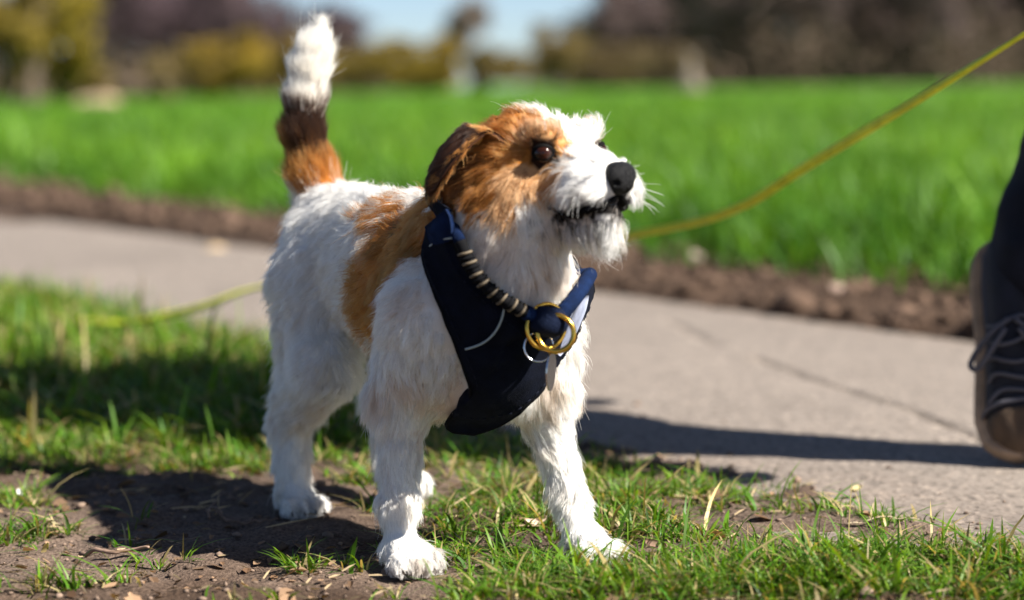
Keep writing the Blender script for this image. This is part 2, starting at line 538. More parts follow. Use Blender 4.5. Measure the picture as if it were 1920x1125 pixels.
# where the verge carries grass: (photo pixel, radii across / along in metres, weight)
BLOBS = [(60, 640, .42, .7, 1.0), (260, 680, .45, .7, 1.0), (430, 740, .22, .3, 1.0), (130, 600, .4, .8, 1.0), (-150, 650, .6, .9, 1), (60, 810, .16, .18, .55), (350, 770, .2, .14, .4),
         (640, 810, .10, .22, 1.1), (650, 760, .09, .2, .9), (900, 860, .12, .14, .7), (870, 930, .09, .09, 1.2), (960, 990, .10, .06, 1.1), (850, 1000, .05, .05, .8),
         (1000, 900, .08, .08, .6), (1200, 950, .10, .07, 1.1), (1150, 890, .05, .05, .7), (1330, 920, .06, .025, .9), (1440, 912, .07, .03, 1.4), (1240, 1010, .10, .05, 1.0),
         (1540, 965, .06, .015, 1.1), (1640, 985, .05, .018, 1.0), (1180, 1090, .14, .05, 1.2), (1420, 1075, .13, .04, 1.3), (1620, 1080, .12, .035, 1.2), (1800, 1065, .1, .03, 1.3), (1900, 1090, .12, .04, 1.2),
         (1030, 1110, .05, .03, .9), (580, 1075, .042, .020, 1.6), (530, 1100, .03, .012, .9), (40, 1010, .05, .03, .9), (200, 1030, .035, .015, .9), (320, 1065, .04, .012, .6), (90, 1115, .08, .02, .9), (30, 940, .06, .05, .6),
         (900, 1045, .08, .035, 1.2), (985, 1065, .07, .03, 1.1), (690, 900, .04, .05, .8), (100, 1000, .04, .02, .9), (330, 890, .06, .04, .6), (60, 890, .08, .04, .7), (430, 880, .07, .05, .6), (250, 850, .10, .06, .55), (150, 960, .05, .03, .6), (470, 800, .08, .1, .6), (260, 985, .03, .02, .5), (380, 850, .08, .06, .5), (120, 870, .1, .05, .3), (700, 1120, .04, .01, .3), (1700, 1120, .2, .04, 1.2), (1300, 1130, .2, .04, 1.2)]
HOLES = [(1400, 985, .10, .030, 1.2), (1270, 960, .02, .03, .8), (720, 1095, .12, .03, 1.2), (360, 930, .16, .07, 1.0), (130, 905, .12, .04, .5), (560, 1000, .07, .06, 1.2), (60, 770, .22, .10, .8), (330, 1000, .12, .05, .8), (1110, 1065, .04, .02, 1.5), (1220, 1045, .035, .02, .9), (1650, 1110, .02, .015, .9)]
def lawn(X, Y):
    d = np.zeros_like(X)
    for L_, sg in ((BLOBS, 1), (HOLES, -1)):
        for px, py, rx, ry, wt in L_:
            g = ground_at(px, py)
            d = d + sg * wt * np.exp(-((X - g[0]) / rx) ** 2 - ((Y - g[1]) / ry) ** 2)
    p, q = pq(X, Y)
    d = d * np.clip(0.62 + 1.1 * noise2(X, Y, 13, 61, 3), 0.03, 1.5) + 0.05 * (noise2(X, Y, 20, 62, 2) > 0.3)
    d = d + sstep(0.02, -0.3, 0 * q + 1) * 0
    out = sstep(0.05, 0.5, np.abs(X) - 0.28 * Y)          # outside the view the turf simply goes on
    d = d * (1 - out) + 0.8 * out
    d = d * (1 - sstep(-0.10, 0.07, q - q_near(p) + 0.03 * noise2(X, Y, 9, 6, 3)))
    pa = np.zeros_like(X)
    for a, b in PAWS:
        pa = np.maximum(pa, np.exp(-((X - a) ** 2 + (Y - b) ** 2) / 0.034 ** 2))
    return np.clip(d, 0, 1.6) * (1 - pa)
def scatter_verge(n, y0, y1, xm, pw=1.0):
    Y = y0 + (y1 - y0) * rng.random(n) ** pw
    X = (rng.random(n) * 2 - 1) * (0.30 * Y + xm)
    return X, Y
Vs, Fs, Cs = [], [], []
off = 0
def greens(n):
    k = rng.random(n)[:, None]
    c = np.array([0.040, 0.130, 0.006]) * (1 - k) + np.array([0.130, 0.220, 0.012]) * k
    dry = rng.random(n) < 0.22
    c[dry] = np.array([0.34, 0.27, 0.12]) * (0.6 + 0.6 * rng.random((dry.sum(), 1)))
    return c * np.clip(rng.normal(1, 0.25, n), 0.45, 1.7)[:, None]
for (nt, y0, y1, xm, per, hh, ww) in ((5200, 1.55, 2.75, 0.45, 11, 0.026, 0.0012), (6500, 2.7, 6.5, 0.5, 11, 0.044, 0.0020)):
    X, Y = scatter_verge(nt * 4, y0, y1, xm)
    D = lawn(X, Y)
    ok = rng.random(len(X)) < D * 0.8
    X, Y, D = X[ok][:nt], Y[ok][:nt], D[ok][:nt]
    n = len(X) * per
    a = rng.random(n) * 2 * math.pi
    rr = np.abs(rng.normal(0, 0.011, n))
    bx = np.repeat(X, per) + rr * np.cos(a); by = np.repeat(Y, per) + rr * np.sin(a)
    z = gz(bx, by) - 0.003
    h = hh * np.clip(rng.lognormal(0, 0.42, n), 0.35, 2.4) * np.repeat(0.65 + 0.35 * np.minimum(D, 1.2), per)
    w = ww * np.clip(rng.normal(1, 0.3, n), 0.5, 2)
    bend = np.clip(rng.normal(0.95, 0.42, n), 0.05, 1.9)
    big = rng.random(n) < 0.06
    h[big] *= 1.5; w[big] *= 1.7
    v, f, c = blades(np.stack([bx, by, z], -1), h, w, a + rng.normal(0, 0.5, n), bend, greens(n), K=5)
    Vs.append(v); Fs.append(f + off); Cs.append(c); off += len(v)
add_obj('verge_grass', build_mesh('verge_grass', np.concatenate(Vs), np.concatenate(Fs), True, np.concatenate(Cs)), grass_m,
        label='patchy short grass growing on the soil verge under the dog', cat='grass', kind='stuff')

# young cereal crop
Vs, Fs, Cs = [], [], []
off = 0
for (n, y0, y1, pw, hh, ww, K) in ((112000, 3.6, 9.0, 0.9, 0.155, 0.0040, 4), (90000, 9.0, 26.0, 1.25, 0.150, 0.0075, 3), (60000, 26.0, 80.0, 1.2, 0.15, 0.022, 3)):
    Y = y0 + (y1 - y0) * rng.random(n) ** pw
    X = (rng.random(n) * 2 - 1) * (0.29 * Y + 1.5)
    p, q = pq(X, Y)
    qc = q_crop(p)
    e = q - qc
    ok = (e > 0) & (rng.random(n) < 0.25 + 0.75 * sstep(0.0, 0.35, e + 0.15 * noise2(X, Y, 4, 71, 3)))
    X, Y, e = X[ok], Y[ok], e[ok]
    m_ = len(X)
    z = gz(X, Y) - 0.005
    if y0 > 20:
        z = z - 0.03
    a = rng.random(m_) * 2 * math.pi
    c_scale = 1 + 0.22 * noise2(X, Y, 0.35, 78, 3)[:, None] * np.array([1.4, 1, 0.6])
    h = hh * np.clip(rng.normal(1, 0.28, m_), 0.4, 1.8) * (0.70 + 0.30 * sstep(0, 0.5, e)) * (1 + 0.45 * noise2(X, Y, 2.8, 72, 2))
    w = ww * np.clip(rng.normal(1, 0.25, m_), 0.5, 1.8)
    bend = np.clip(rng.normal(0.55, 0.3, m_), 0.05, 1.4)
    k = rng.random(m_)[:, None]
    c = np.array([0.048, 0.175, 0.008]) * (1 - k) + np.array([0.110, 0.265, 0.016]) * k
    pt_ = sstep(0.0, 0.5, noise2(X, Y, 3.0, 75, 3))[:, None]
    c = c * (0.70 + 0.45 * pt_) * (1 + 0.35 * pt_ * np.array([1, 0.25, 0]))
    c = c * np.clip(rng.normal(1, 0.18, m_), 0.5, 1.6)[:, None]
    c = c * c_scale
    v, f, c = blades(np.stack([X, Y, z], -1), h, w, a, bend, c, c * np.array([1.9, 1.5, 1.8]), K=K)  # tips brighter than the blade: their lit look is put into the colour
    Vs.append(v); Fs.append(f + off); Cs.append(c); off += len(v)
add_obj('cereal_crop', build_mesh('cereal_crop', np.concatenate(Vs), np.concatenate(Fs), True, np.concatenate(Cs)), grass_m,
        label='bright green young cereal crop filling the field behind the path', cat='crop', kind='stuff')
# ---------------------------------------------------------------- far trees, hedge, wood
bark_m = simple_mat('bark', (0.085, 0.060, 0.045), 0.9, noise=(6, 0.4))
leaf_m = attr_mat('leaves', 0.7, transl=0.25, spec=0.2)
twig_m = attr_mat('twigs', 0.85, spec=0.1)
def branches(h, r0, levels=3, spread=0.55, seed=1, trunk=0.4, per=5):
    """tapering limbs: returns tube arrays and the twig ends"""
    rg = np.random.default_rng(seed)
    Vs, Fs, off, ends = [], [], 0, []
    def limb(a, d, L, r, lev):
        nonlocal off
        n = 5
        pts = [a]
        dd = d.copy()
        for k in range(n - 1):
            dd = unit(dd + rg.normal(0, 0.10, 3) + np.array([0, 0, 0.05]))
            pts.append(pts[-1] + dd * L / (n - 1))
        pts = np.array(pts)
        v, f, _ = tube(pts, np.linspace(r, r * 0.45, n), 5 if lev == 0 else 3, cap=False)
        Vs.append(v); Fs.append(f + off); off += len(v)
        if lev == levels:
            ends.append(pts); return
        for k in range(per):
            t = (trunk if lev == 0 else 0.25) + (1 - (trunk if lev == 0 else 0.25)) * (k + rg.random() * 0.8) / per
            i = min(int(t * (n - 1)), n - 2)
            o = pts[i] + (pts[i + 1] - pts[i]) * (t * (n - 1) - i)
            az = rg.random() * 2 * math.pi
            s = np.array([math.cos(az), math.sin(az), 0])
            nd = unit(dd * 0.75 + s * spread * (1.3 - 0.4 * t) + rg.normal(0, 0.12, 3))
            limb(o, nd, L * (0.62 - 0.2 * t), r * 0.5 * (1.1 - 0.5 * t), lev + 1)
    limb(np.zeros(3), np.array([0, 0, 1.0]), h * 0.75, r0, 0)
    return np.concatenate(Vs), np.concatenate(Fs), np.concatenate(ends)

def cards(c, size, col, stretch=1.0):
    """small randomly turned leaf faces at points c"""
    n = len(c)
    a = unit(rng.normal(0, 1, (n, 3))); b = unit(np.cross(a, unit(rng.normal(0, 1, (n, 3)))))
    s = (size * np.clip(rng.normal(1, 0.3, n), 0.4, 1.8))[:, None]
    V = np.stack([c - a * s * stretch, c + b * s * 0.6, c + a * s * stretch, c - b * s * 0.6], 1).reshape(-1, 3)
    F = np.arange(4 * n).reshape(n, 4)
    return V, F, np.repeat(col, 4, 0)

def crown_pts(n, rx, ry, rz, zc, seed, lumps=16):
    rg = np.random.default_rng(seed)
    cen = unit(rg.normal(0, 1, (lumps, 3))) * (rg.random((lumps, 1)) ** 0.4) * 0.78
    rad = 0.22 + 0.22 * rg.random(lumps)
    k = rg.integers(0, lumps, n)
    p = cen[k] + unit(rg.normal(0, 1, (n, 3))) * (rg.random((n, 1)) ** 0.5) * rad[k][:, None]
    p = p * np.array([rx, ry, rz]) + np.array([0, 0, zc])
    p[:, 2] = np.maximum(p[:, 2], 0.05)
    return p, k

def leafy(name, label, px, Y, h, wid, c0, c1, seed, group=None, cat='bush', nleaf=5200, low=True, trunks=1, size=0.085):
    base = at(px, 190, Y); base[2] = 0.10
    root = add_obj(name, None, label=label, cat=cat, group=group, loc=tuple(base))
    bpy.context.view_layer.update()
    Vs, Fs, off = [], [], 0
    rg = np.random.default_rng(seed)
    for t in range(trunks):
        v, f, _ = branches(h * 0.9, 0.035 * h ** 0.9, 2, 0.6, seed + t, trunk=0.15 if low else 0.35, per=5)
        v = v + np.array([rg.normal(0, 0.12 * wid), rg.normal(0, 0.1 * wid), -0.1])
        Vs.append(v + base); Fs.append(f + off); off += len(v)
    add_obj('trunk', build_mesh('trunk', np.concatenate(Vs), np.concatenate(Fs)), bark_m, root)
    p, k = crown_pts(nleaf, wid / 2, wid / 2, h * (0.5 if low else 0.38), h * (0.52 if low else 0.64), seed)
    kk = np.random.default_rng(seed + 5).random(16)[k][:, None] * 0.7 + 0.3 * rng.random((nleaf, 1))
    col = np.asarray(c0) * (1 - kk) + np.asarray(c1) * kk
    v, f, c = cards(p + base, size, col)
    add_obj('crown', build_mesh('crown', v, f, False, c), leaf_m, root)
    return root
OL0, OL1 = (0.140, 0.098, 0.022), (0.330, 0.235, 0.036)
BR0, BR1 = (0.105, 0.075, 0.030), (0.215, 0.155, 0.045)
YE0, YE1 = (0.150, 0.120, 0.016), (0.340, 0.265, 0.030)
leafy('willow_tree', 'tall yellow-green tree at the far left edge of the field', 25, 46, 3.7, 2.9, OL0, (0.21, 0.16, 0.025), 11, cat='tree', trunks=2, nleaf=4200)
leafy('willow_tree', 'bright yellow-green tree, second from the left behind the field', 118, 50, 3.5, 2.3, YE0, YE1, 12, cat='tree', trunks=2, nleaf=3600)
leafy('willow_tree', 'olive-leaved tree partly cut off by the left picture border', -110, 52, 4.4, 3.2, OL0, OL1, 13, cat='tree', trunks=2, nleaf=3600)
leafy('hedge_bush', 'low brown bush at the foot of the yellow-green trees', 175, 55, 1.1, 1.3, BR0, BR1, 14, nleaf=1500)
leafy('hedge_bush', 'rounded golden-olive bush left of the dog\'s raised tail', 425, 70, 2.5, 3.4, OL0, (0.36, 0.25, 0.03), 15)
leafy('hedge_bush', 'pale beige low bush between the purple trees and the golden bush', 300, 66, 1.15, 1.5, (0.12, 0.09, 0.05), (0.24, 0.18, 0.09), 16, nleaf=1500)
leafy('hedge_bush', 'brown bush directly behind the dog\'s raised tail', 560, 80, 2.7, 3.4, BR0, (0.25, 0.165, 0.035), 17)
leafy('hedge_bush', 'wide olive bush just right of the dog\'s tail', 715, 84, 2.75, 4.4, OL0, OL1, 18, nleaf=4000)
leafy('hedge_bush', 'olive bush ending the hedge below the round bare tree', 820, 88, 2.6, 3.6, OL0, (0.29, 0.20, 0.032), 19)
leafy('hedge_bush', 'dark brown bush below the bare tree, above the dog\'s head', 920, 96, 2.3, 3.6, BR0, BR1, 20)
leafy('hedge_bush', 'tall rounded brown bush behind the dog\'s forehead', 1045, 96, 3.5, 3.4, (0.10, 0.072, 0.03), (0.20, 0.14, 0.05), 21)
leafy('hedge_bush', 'low dull brown bush right of the dog\'s nose at the field edge', 1160, 110, 2.7, 5.0, (0.09, 0.066, 0.036), (0.17, 0.12, 0.06), 22, nleaf=5500)
leafy('hedge_bush', 'low brown bush in the gap right of the round bare tree', 975, 104, 2.2, 4.6, BR0, BR1, 23, nleaf=5000)
leafy('hedge_bush', 'dull brown bush left of the pale stump at the field edge', 1235, 118, 3.0, 5.0, (0.09, 0.066, 0.04), (0.17, 0.12, 0.065), 24, nleaf=5000)

for k_, (px_, Y_, w_, lab_) in enumerate(((372, 92, 5.0, 'far brown scrub showing under the purple wood, left of the golden bush'), (490, 100, 5.5, 'far brown scrub between the golden bush and the dog\'s tail'),
        (640, 104, 5.5, 'far brown scrub right behind the tail, between two olive bushes'), (775, 108, 5.5, 'far brown scrub in the gap left of the round bare tree'), (1100, 120, 7.0, 'far brown scrub at the left end of the dark wood'))):
    leafy('scrub', lab_, px_, Y_, 2.3 if px_ < 1000 else 2.6, w_, BR0, BR1, 40 + k_, nleaf=5200)
def bare_parts(h, seed, twigs=900, tw_len=0.35):
    v, f, ends = branches(h, 0.022 * h, 3, 0.6, seed, trunk=0.3, per=5)
    rg = np.random.default_rng(seed + 99)
    k = rg.integers(0, len(ends), twigs)
    a = ends[k]
    d = unit(rg.normal(0, 1, (twigs, 3)) + np.array([0, 0, 0.5]))
    s = unit(np.cross(d, rg.normal(0, 1, (twigs, 3)))) * 0.030 * (h / 7)
    L = tw_len * (h / 7) * (0.5 + rg.random((twigs, 1)))
    tv = np.stack([a - s, a + s, a + d * L], 1).reshape(-1, 3)
    tf = np.arange(3 * twigs).reshape(-1, 3)
    return v, f, tv, tf
# one bare tree stands clear above the hedge
base = at(885, 190, 105); base[2] = 0.1
bt = add_obj('bare_tree', None, label='leafless tree with a round crown standing alone against the sky', cat='tree', loc=tuple(base))
bpy.context.view_layer.update()
v, f, tv, tf = bare_parts(5.0, 301, 5000, 0.9)
add_obj('trunk', build_mesh('trunk', v * np.array([0.8, 0.8, 0.92]) + base, f), bark_m, bt)
add_obj('crown', build_mesh('crown', tv * np.array([0.8, 0.8, 0.92]) + base, tf, False, np.tile([0.20, 0.15, 0.12], (len(tv), 1))), twig_m, bt)

# woods: a mass of bare trees
variants = [bare_parts(1.0 * 7, 400 + k, 2200, 0.75) for k in range(5)]
def wood(name, label, spots, c_tw, c_bark, under):
    VV, FF, CC, TT, o1 = [], [], [], [], 0
    for (px, Y, h) in spots:
        v, f, tv, tf = variants[rng.integers(0, 5)]
        b = at(px, 190, Y); b[2] = 0.0
        s = h / 7 * np.array([1.1, 1.1, 1.0])
        az = rng.random() * 6.28
        R = np.array([[math.cos(az), -math.sin(az), 0], [math.sin(az), math.cos(az), 0], [0, 0, 1]])
        k = np.clip(rng.normal(1, 0.22), 0.6, 1.5)
        v2 = (v @ R.T) * s + b; t2 = (tv @ R.T) * s + b
        VV += [v2, t2]
        CC += [np.tile(np.array(c_bark) * k, (len(v2), 1)), np.tile(np.array(c_tw) * k, (len(t2), 1))]
        FF.append(f + o1); TT.append(tf + o1 + len(v2)); o1 += len(v2) + len(t2)
    # brushwood between the trunks
    n = len(spots) * 420
    k = rng.integers(0, len(spots), n)
    sp = np.array(spots)[k]
    c = np.array([at(a, 190, b) for a, b, _ in np.array(spots)])[k]
    c = c + rng.normal(0, 1, (n, 3)) * np.array([2.2, 3.0, 0])
    c[:, 2] = under * np.abs(rng.normal(0, 0.6, n)) + 0.1
    v, f, cc = cards(c, 0.24, np.array([0.105, 0.076, 0.054]) * (0.6 + 0.9 * rng.random((n, 1))), 1.6)
    VV.append(v); CC.append(cc)
    TT2 = f + o1
    quads = np.concatenate(FF + [TT2])
    add_obj(name, build_mesh(name, np.concatenate(VV), quads, False, np.concatenate(CC), faces2=np.concatenate(TT)), twig_m, label=label, cat='wood', kind='stuff')
rs = np.random.default_rng(5)
left = [(x + rs.normal(0, 12), 125 + rs.random() * 40, 6.5 + rs.random() * 2.5) for x in np.linspace(-1100, 130, 34)] + [(x + rs.normal(0, 9), 118 + rs.random() * 30, 6.0 + rs.random() * 1.6) for x in np.linspace(150, 470, 22)] + [(x, 160, 5.6 + rs.random()) for x in np.linspace(515, 655, 9)]
wood('leafless_wood', 'purple-brown leafless wood behind the golden bush at left', left, (0.115, 0.078, 0.086), (0.07, 0.048, 0.052), 2.0)
right = [(x + rs.normal(0, 14), 150 + rs.random() * 60, (6.2 if x < 1260 else 9.6) + rs.random() * 2.5) for x in np.concatenate([np.linspace(1120, 1260, 8), np.linspace(1270, 2150, 58), np.linspace(2180, 3100, 36)])]
right += [(x + rs.normal(0, 14), 230 + rs.random() * 40, 12 + rs.random() * 3) for x in np.linspace(1330, 2150, 24)]
wood('leafless_wood', 'dark brown leafless wood along the right half of the horizon', right, (0.145, 0.105, 0.100), (0.09, 0.068, 0.06), 4.2)

# pale dead stump and straw heap at the field edge
def blob_thing(name, label, cat, px, Y, prims_, h, col, z0=0.1):
    b = at(px, 190, Y); b[2] = z0
    pr = [('c', np.array(a) + b, np.array(c) + b, r1, r2, k) for a, c, r1, r2, k in prims_]
    allp = np.array([q[1] for q in pr] + [q[2] for q in pr]); rm_ = max(max(q[3], q[4]) for q in pr)
    fn = lambda p: sdf_eval(pr, p) + (0.06 * h * vnoise(p, 2.5 / h, 3) + 0.03 * h * vnoise(p, 8 / h, 4)).astype(np.float32)
    V, Q = surface_nets(fn, allp.min(0) - rm_ * 1.3, allp.max(0) + rm_ * 1.3, h / 24, relax=0)
    add_obj(name, build_mesh(name, V - b, Q), simple_mat(name, col, 0.9, noise=(5, 0.3)), label=label, cat=cat, loc=tuple(b))
blob_thing('dead_stump', 'pale broken tree stump with flared foot at the far field edge', 'stump', 1293, 90,
           [((0, 0, 0), (0, 0, 1.3), 0.34, 0.13, 0.2), ((-0.5, 0, 0), (-0.1, 0, 0.6), 0.22, 0.2, 0.2), ((0.5, 0.1, 0), (0.1, 0, 0.6), 0.2, 0.2, 0.2), ((0, 0, 1.4), (-0.15, 0, 1.75), 0.15, 0.06, 0.1), ((0.05, 0, 1.3), (0.2, 0, 1.6), 0.12, 0.05, 0.1)], 1.2, (0.17, 0.135, 0.11))
blob_thing('straw_heap', 'low pale heap of straw at the left field edge', 'heap', 185, 47,
           [((-0.35, 0, 0.0), (0.30, 0, 0.0), 0.20, 0.22, 0.2), ((-0.05, 0, 0.08), (0.15, 0, 0.1), 0.17, 0.14, 0.2)], 0.6, (0.36, 0.26, 0.17), 0.14)
# ---------------------------------------------------------------- the dog
DC = np.array([-0.040, 2.051, 0.0])
DF = np.array([0.488, -0.873, 0.0]); DF /= np.linalg.norm(DF)
DL = np.array([-DF[1], DF[0], 0.0])
DZ = np.array([0, 0, 1.0])
def dl(s, l, z):
    return DC + DF * s + DL * l + DZ * z
AX = np.stack([DF, DL, DZ])
def dvec(s, l, z):
    return unit(DF * s + DL * l + DZ * z)

HA, HP = math.radians(41), math.radians(1.0)
HS = np.array([0.0185, 1.985, 0.400])
HF = np.array([math.sin(HA) * math.cos(HP), -math.cos(HA) * math.cos(HP), math.sin(HP)])
HL = np.array([math.cos(HA), math.sin(HA), 0.0])
HU = np.cross(HF, HL)
HX = np.stack([HF, HL, HU])
def hl(f, l, u):
    return HS + HF * f + HL * l + HU * u

prims, flows = [], []
def ell(c, r, k=0.03, flow=(-0.8, 0, -0.5), head=False, tilt=0.0):
    if head:
        prims.append(('e', hl(*c), HX, r, k)); flows.append(unit(HF * flow[0] + HL * flow[1] + HU * flow[2]))
    else:
        A = AX
        if tilt:
            ct, st = math.cos(tilt), math.sin(tilt)
            A = np.stack([DF * ct + DZ * st, DL, DZ * ct - DF * st])
        prims.append(('e', dl(*c), A, r, k)); flows.append(dvec(*flow))
def cone(a, b, ra, rb, k=0.025, flow=None, head=False):
    A, B = (hl(*a), hl(*b)) if head else (dl(*a), dl(*b))
    prims.append(('c', A, B, ra, rb, k))
    if flow is None:
        flows.append(unit(B - A))
    elif head:
        flows.append(unit(HF * flow[0] + HL * flow[1] + HU * flow[2]))
    else:
        flows.append(dvec(*flow))

# trunk: deep chest, tucked belly, rounded rump
ell((-0.02, 0, 0.245), (0.095, 0.076, 0.098), flow=(-0.5, 0, -0.85))
ell((-0.12, 0, 0.275), (0.125, 0.073, 0.090), flow=(-0.9, 0, -0.4))
ell((-0.215, 0, 0.289), (0.10, 0.058, 0.074), flow=(-0.9, 0, -0.4))
ell((-0.305, 0, 0.292), (0.082, 0.058, 0.074), flow=(-0.8, 0, -0.6))
ell((0.02, 0, 0.195), (0.072, 0.052, 0.05), flow=(-0.3, 0, -0.9))
ell((0.055, 0, 0.262), (0.05, 0.06, 0.062), flow=(0.1, 0, -1))
cone((-0.06, 0, 0.305), (0.0, 0, 0.325), 0.05, 0.055, flow=(-1, 0, -0.2))
# neck
cone((0.0, 0, 0.30), (0.065, -0.004, 0.355), 0.068, 0.058, flow=(-0.6, 0, -0.75))
cone((0.068, 0, 0.285), (0.094, -0.002, 0.352), 0.054, 0.050, flow=(-0.1, 0, -1))
# fore legs
for s, pts in ((-1, [(0.02, 0.255), (-0.028, 0.165), (-0.012, 0.065), (0.0, 0.026)]),
               (1, [(0.03, 0.255), (0.022, 0.165), (0.044, 0.068), (0.064, 0.028)])):
    l = [0.053, 0.068, 0.081, 0.085]
    q = [(pts[i][0], s * l[i], pts[i][1]) for i in range(4)]
    cone(q[0], q[1], 0.049, 0.029, 0.03, flow=(-0.25, 0, -1))
    cone(q[1], q[2], 0.0245, 0.0140, 0.02)
    cone(q[2], q[3], 0.0150, 0.0155, 0.015)
    ell((pts[3][0] + 0.012, s * 0.086, 0.0185), (0.03, 0.0215, 0.017), 0.012, flow=(0.5, 0, -0.8))
    for t, tl in enumerate((-0.0195, -0.0066, 0.0066, 0.0195)):
        ell((pts[3][0] + 0.034 + (0.005 if t in (1, 2) else 0), s * 0.086 + tl, 0.013), (0.016, 0.0074, 0.0125), 0.003, flow=(0.6, 0, -0.7))
# hind legs: (hip, knee, hock, ankle, paw)
HIND = {-1: [(-0.300, -0.036, 0.265), (-0.250, -0.050, 0.168), (-0.331, -0.060, 0.100), (-0.312, -0.067, 0.032), (-0.297, -0.070)],
        1: [(-0.300, 0.036, 0.265), (-0.245, 0.054, 0.170), (-0.318, 0.056, 0.118), (-0.286, 0.046, 0.052), (-0.268, 0.044)]}
for s, q in HIND.items():
    dz = 0.0 if s < 0 else 0.020
    cone(q[0], q[1], 0.043, 0.028, 0.03, flow=(-0.45, 0, -0.9))
    cone((q[0][0] - 0.02, q[0][1], q[0][2] - 0.02), (q[2][0] + 0.022, q[2][1], q[2][2] + 0.04), 0.038, 0.019, 0.03, flow=(-0.4, 0, -0.9))
    cone(q[1], q[2], 0.034, 0.0195, 0.02)
    cone(q[2], q[3], 0.0195, 0.0175, 0.015)
    ell((q[4][0], q[4][1], 0.0185 + dz), (0.03, 0.0205, 0.017), 0.012, flow=(0.5, 0, -0.8))
    for t, tl in enumerate((-0.0185, -0.0062, 0.0062, 0.0185)):
        ell((q[4][0] + 0.022 + (0.005 if t in (1, 2) else 0), q[4][1] + tl, 0.013 + dz), (0.016, 0.0070, 0.0125), 0.003, flow=(0.6, 0, -0.7))
# tail, carried upright
TAIL = [tuple(AX @ (at(x_, y_, 2.39) - DC)) for x_, y_ in ((612, 395), (588, 330), (570, 255), (571, 195), (579, 138), (588, 98), (597, 66))]
TAIL_OLD = [(-0.362, 0.006, 0.325), (-0.389, 0.004, 0.372), (-0.398, -0.002, 0.418), (-0.396, 0.004, 0.462), (-0.388, 0.012, 0.506), (-0.378, 0.020, 0.538)]
TR = [0.030, 0.0235, 0.0200, 0.0185, 0.0175, 0.0150, 0.007]
i_tail0 = len(prims)
for i in range(6):
    cone(TAIL[i], TAIL[i + 1], TR[i], TR[i + 1], 0.015)
i_tail1 = len(prims)
# head
i_head0 = len(prims)
ell((-0.004, 0, 0.002), (0.061, 0.053, 0.049), 0.03, flow=(-1, 0, 0.15), head=True)
for s in (-1, 1):
    ell((0.014, s * 0.030, -0.026), (0.040, 0.024, 0.032), 0.02, flow=(-0.6, s * 0.25, -0.8), head=True)
    ell((0.050, s * 0.025, 0.026), (0.017, 0.014, 0.012), 0.014, flow=(-0.2, s * 0.5, 0.9), head=True)
    ell((0.090, s * 0.018, -0.020), (0.032, 0.0195, 0.0205), 0.014, flow=(-0.35, s * 0.7, -0.75), head=True)
cone((0.040, 0, -0.002), (0.108, 0, -0.012), 0.031, 0.0195, 0.016, flow=(-0.9, 0, 0.2), head=True)
cone((0.020, 0, -0.050), (0.103, 0, -0.047), 0.026, 0.0145, 0.012, flow=(0.25, 0, -1), head=True)
i_head1 = len(prims)

flows = np.array(flows, np.float32)
dog_sdf = lambda p: sdf_eval(prims, p)
V, Q = surface_nets(dog_sdf, (-0.37, 1.80, -0.004), (0.20, 2.52, 0.57), 0.005)
V[:, 2] = np.maximum(V[:, 2], 0.001)
BV, BQ = V, Q

dog = add_obj('dog', None, label='small white and tan rough-coated terrier standing in a dark harness, tail up', cat='dog')
dog.location = tuple(DC)
bpy.context.view_layer.update()

# coat pattern, in the dog's own coordinates ------------------------------------------------
def in_poly(x, y, poly):
    ins = np.zeros(x.shape, bool)
    n = len(poly)
    for i in range(n):
        x0, y0 = poly[i]; x1, y1 = poly[(i + 1) % n]
        c = ((y0 > y) != (y1 > y)) & (x < (x1 - x0) * (y - y0) / (y1 - y0 + 1e-12) + x0)
        ins ^= c
    return ins
SADDLE_R = [(-0.120, 0.338), (-0.085, 0.343), (-0.050, 0.362), (-0.02, 0.40), (0.05, 0.40), (0.04, 0.343), (-0.007, 0.325), (-0.038, 0.297), (-0.064, 0.268), (-0.103, 0.231),
            (-0.136, 0.205), (-0.178, 0.21), (-0.192, 0.241), (-0.166, 0.277), (-0.140, 0.307), (-0.135, 0.328), (-0.17, 0.328), (-0.205, 0.338), (-0.18, 0.35)]
SADDLE_L = [(-0.26, 0.40), (-0.06, 0.40), (-0.07, 0.28), (-0.15, 0.25), (-0.22, 0.29)]
WHITE = np.array([0.82, 0.795, 0.755]); TAN = np.array([0.43, 0.155, 0.028]); DARK = np.array([0.040, 0.017, 0.009])
PALE = np.array([0.62, 0.38, 0.19]); BLACK = np.array([0.012, 0.009, 0.008])

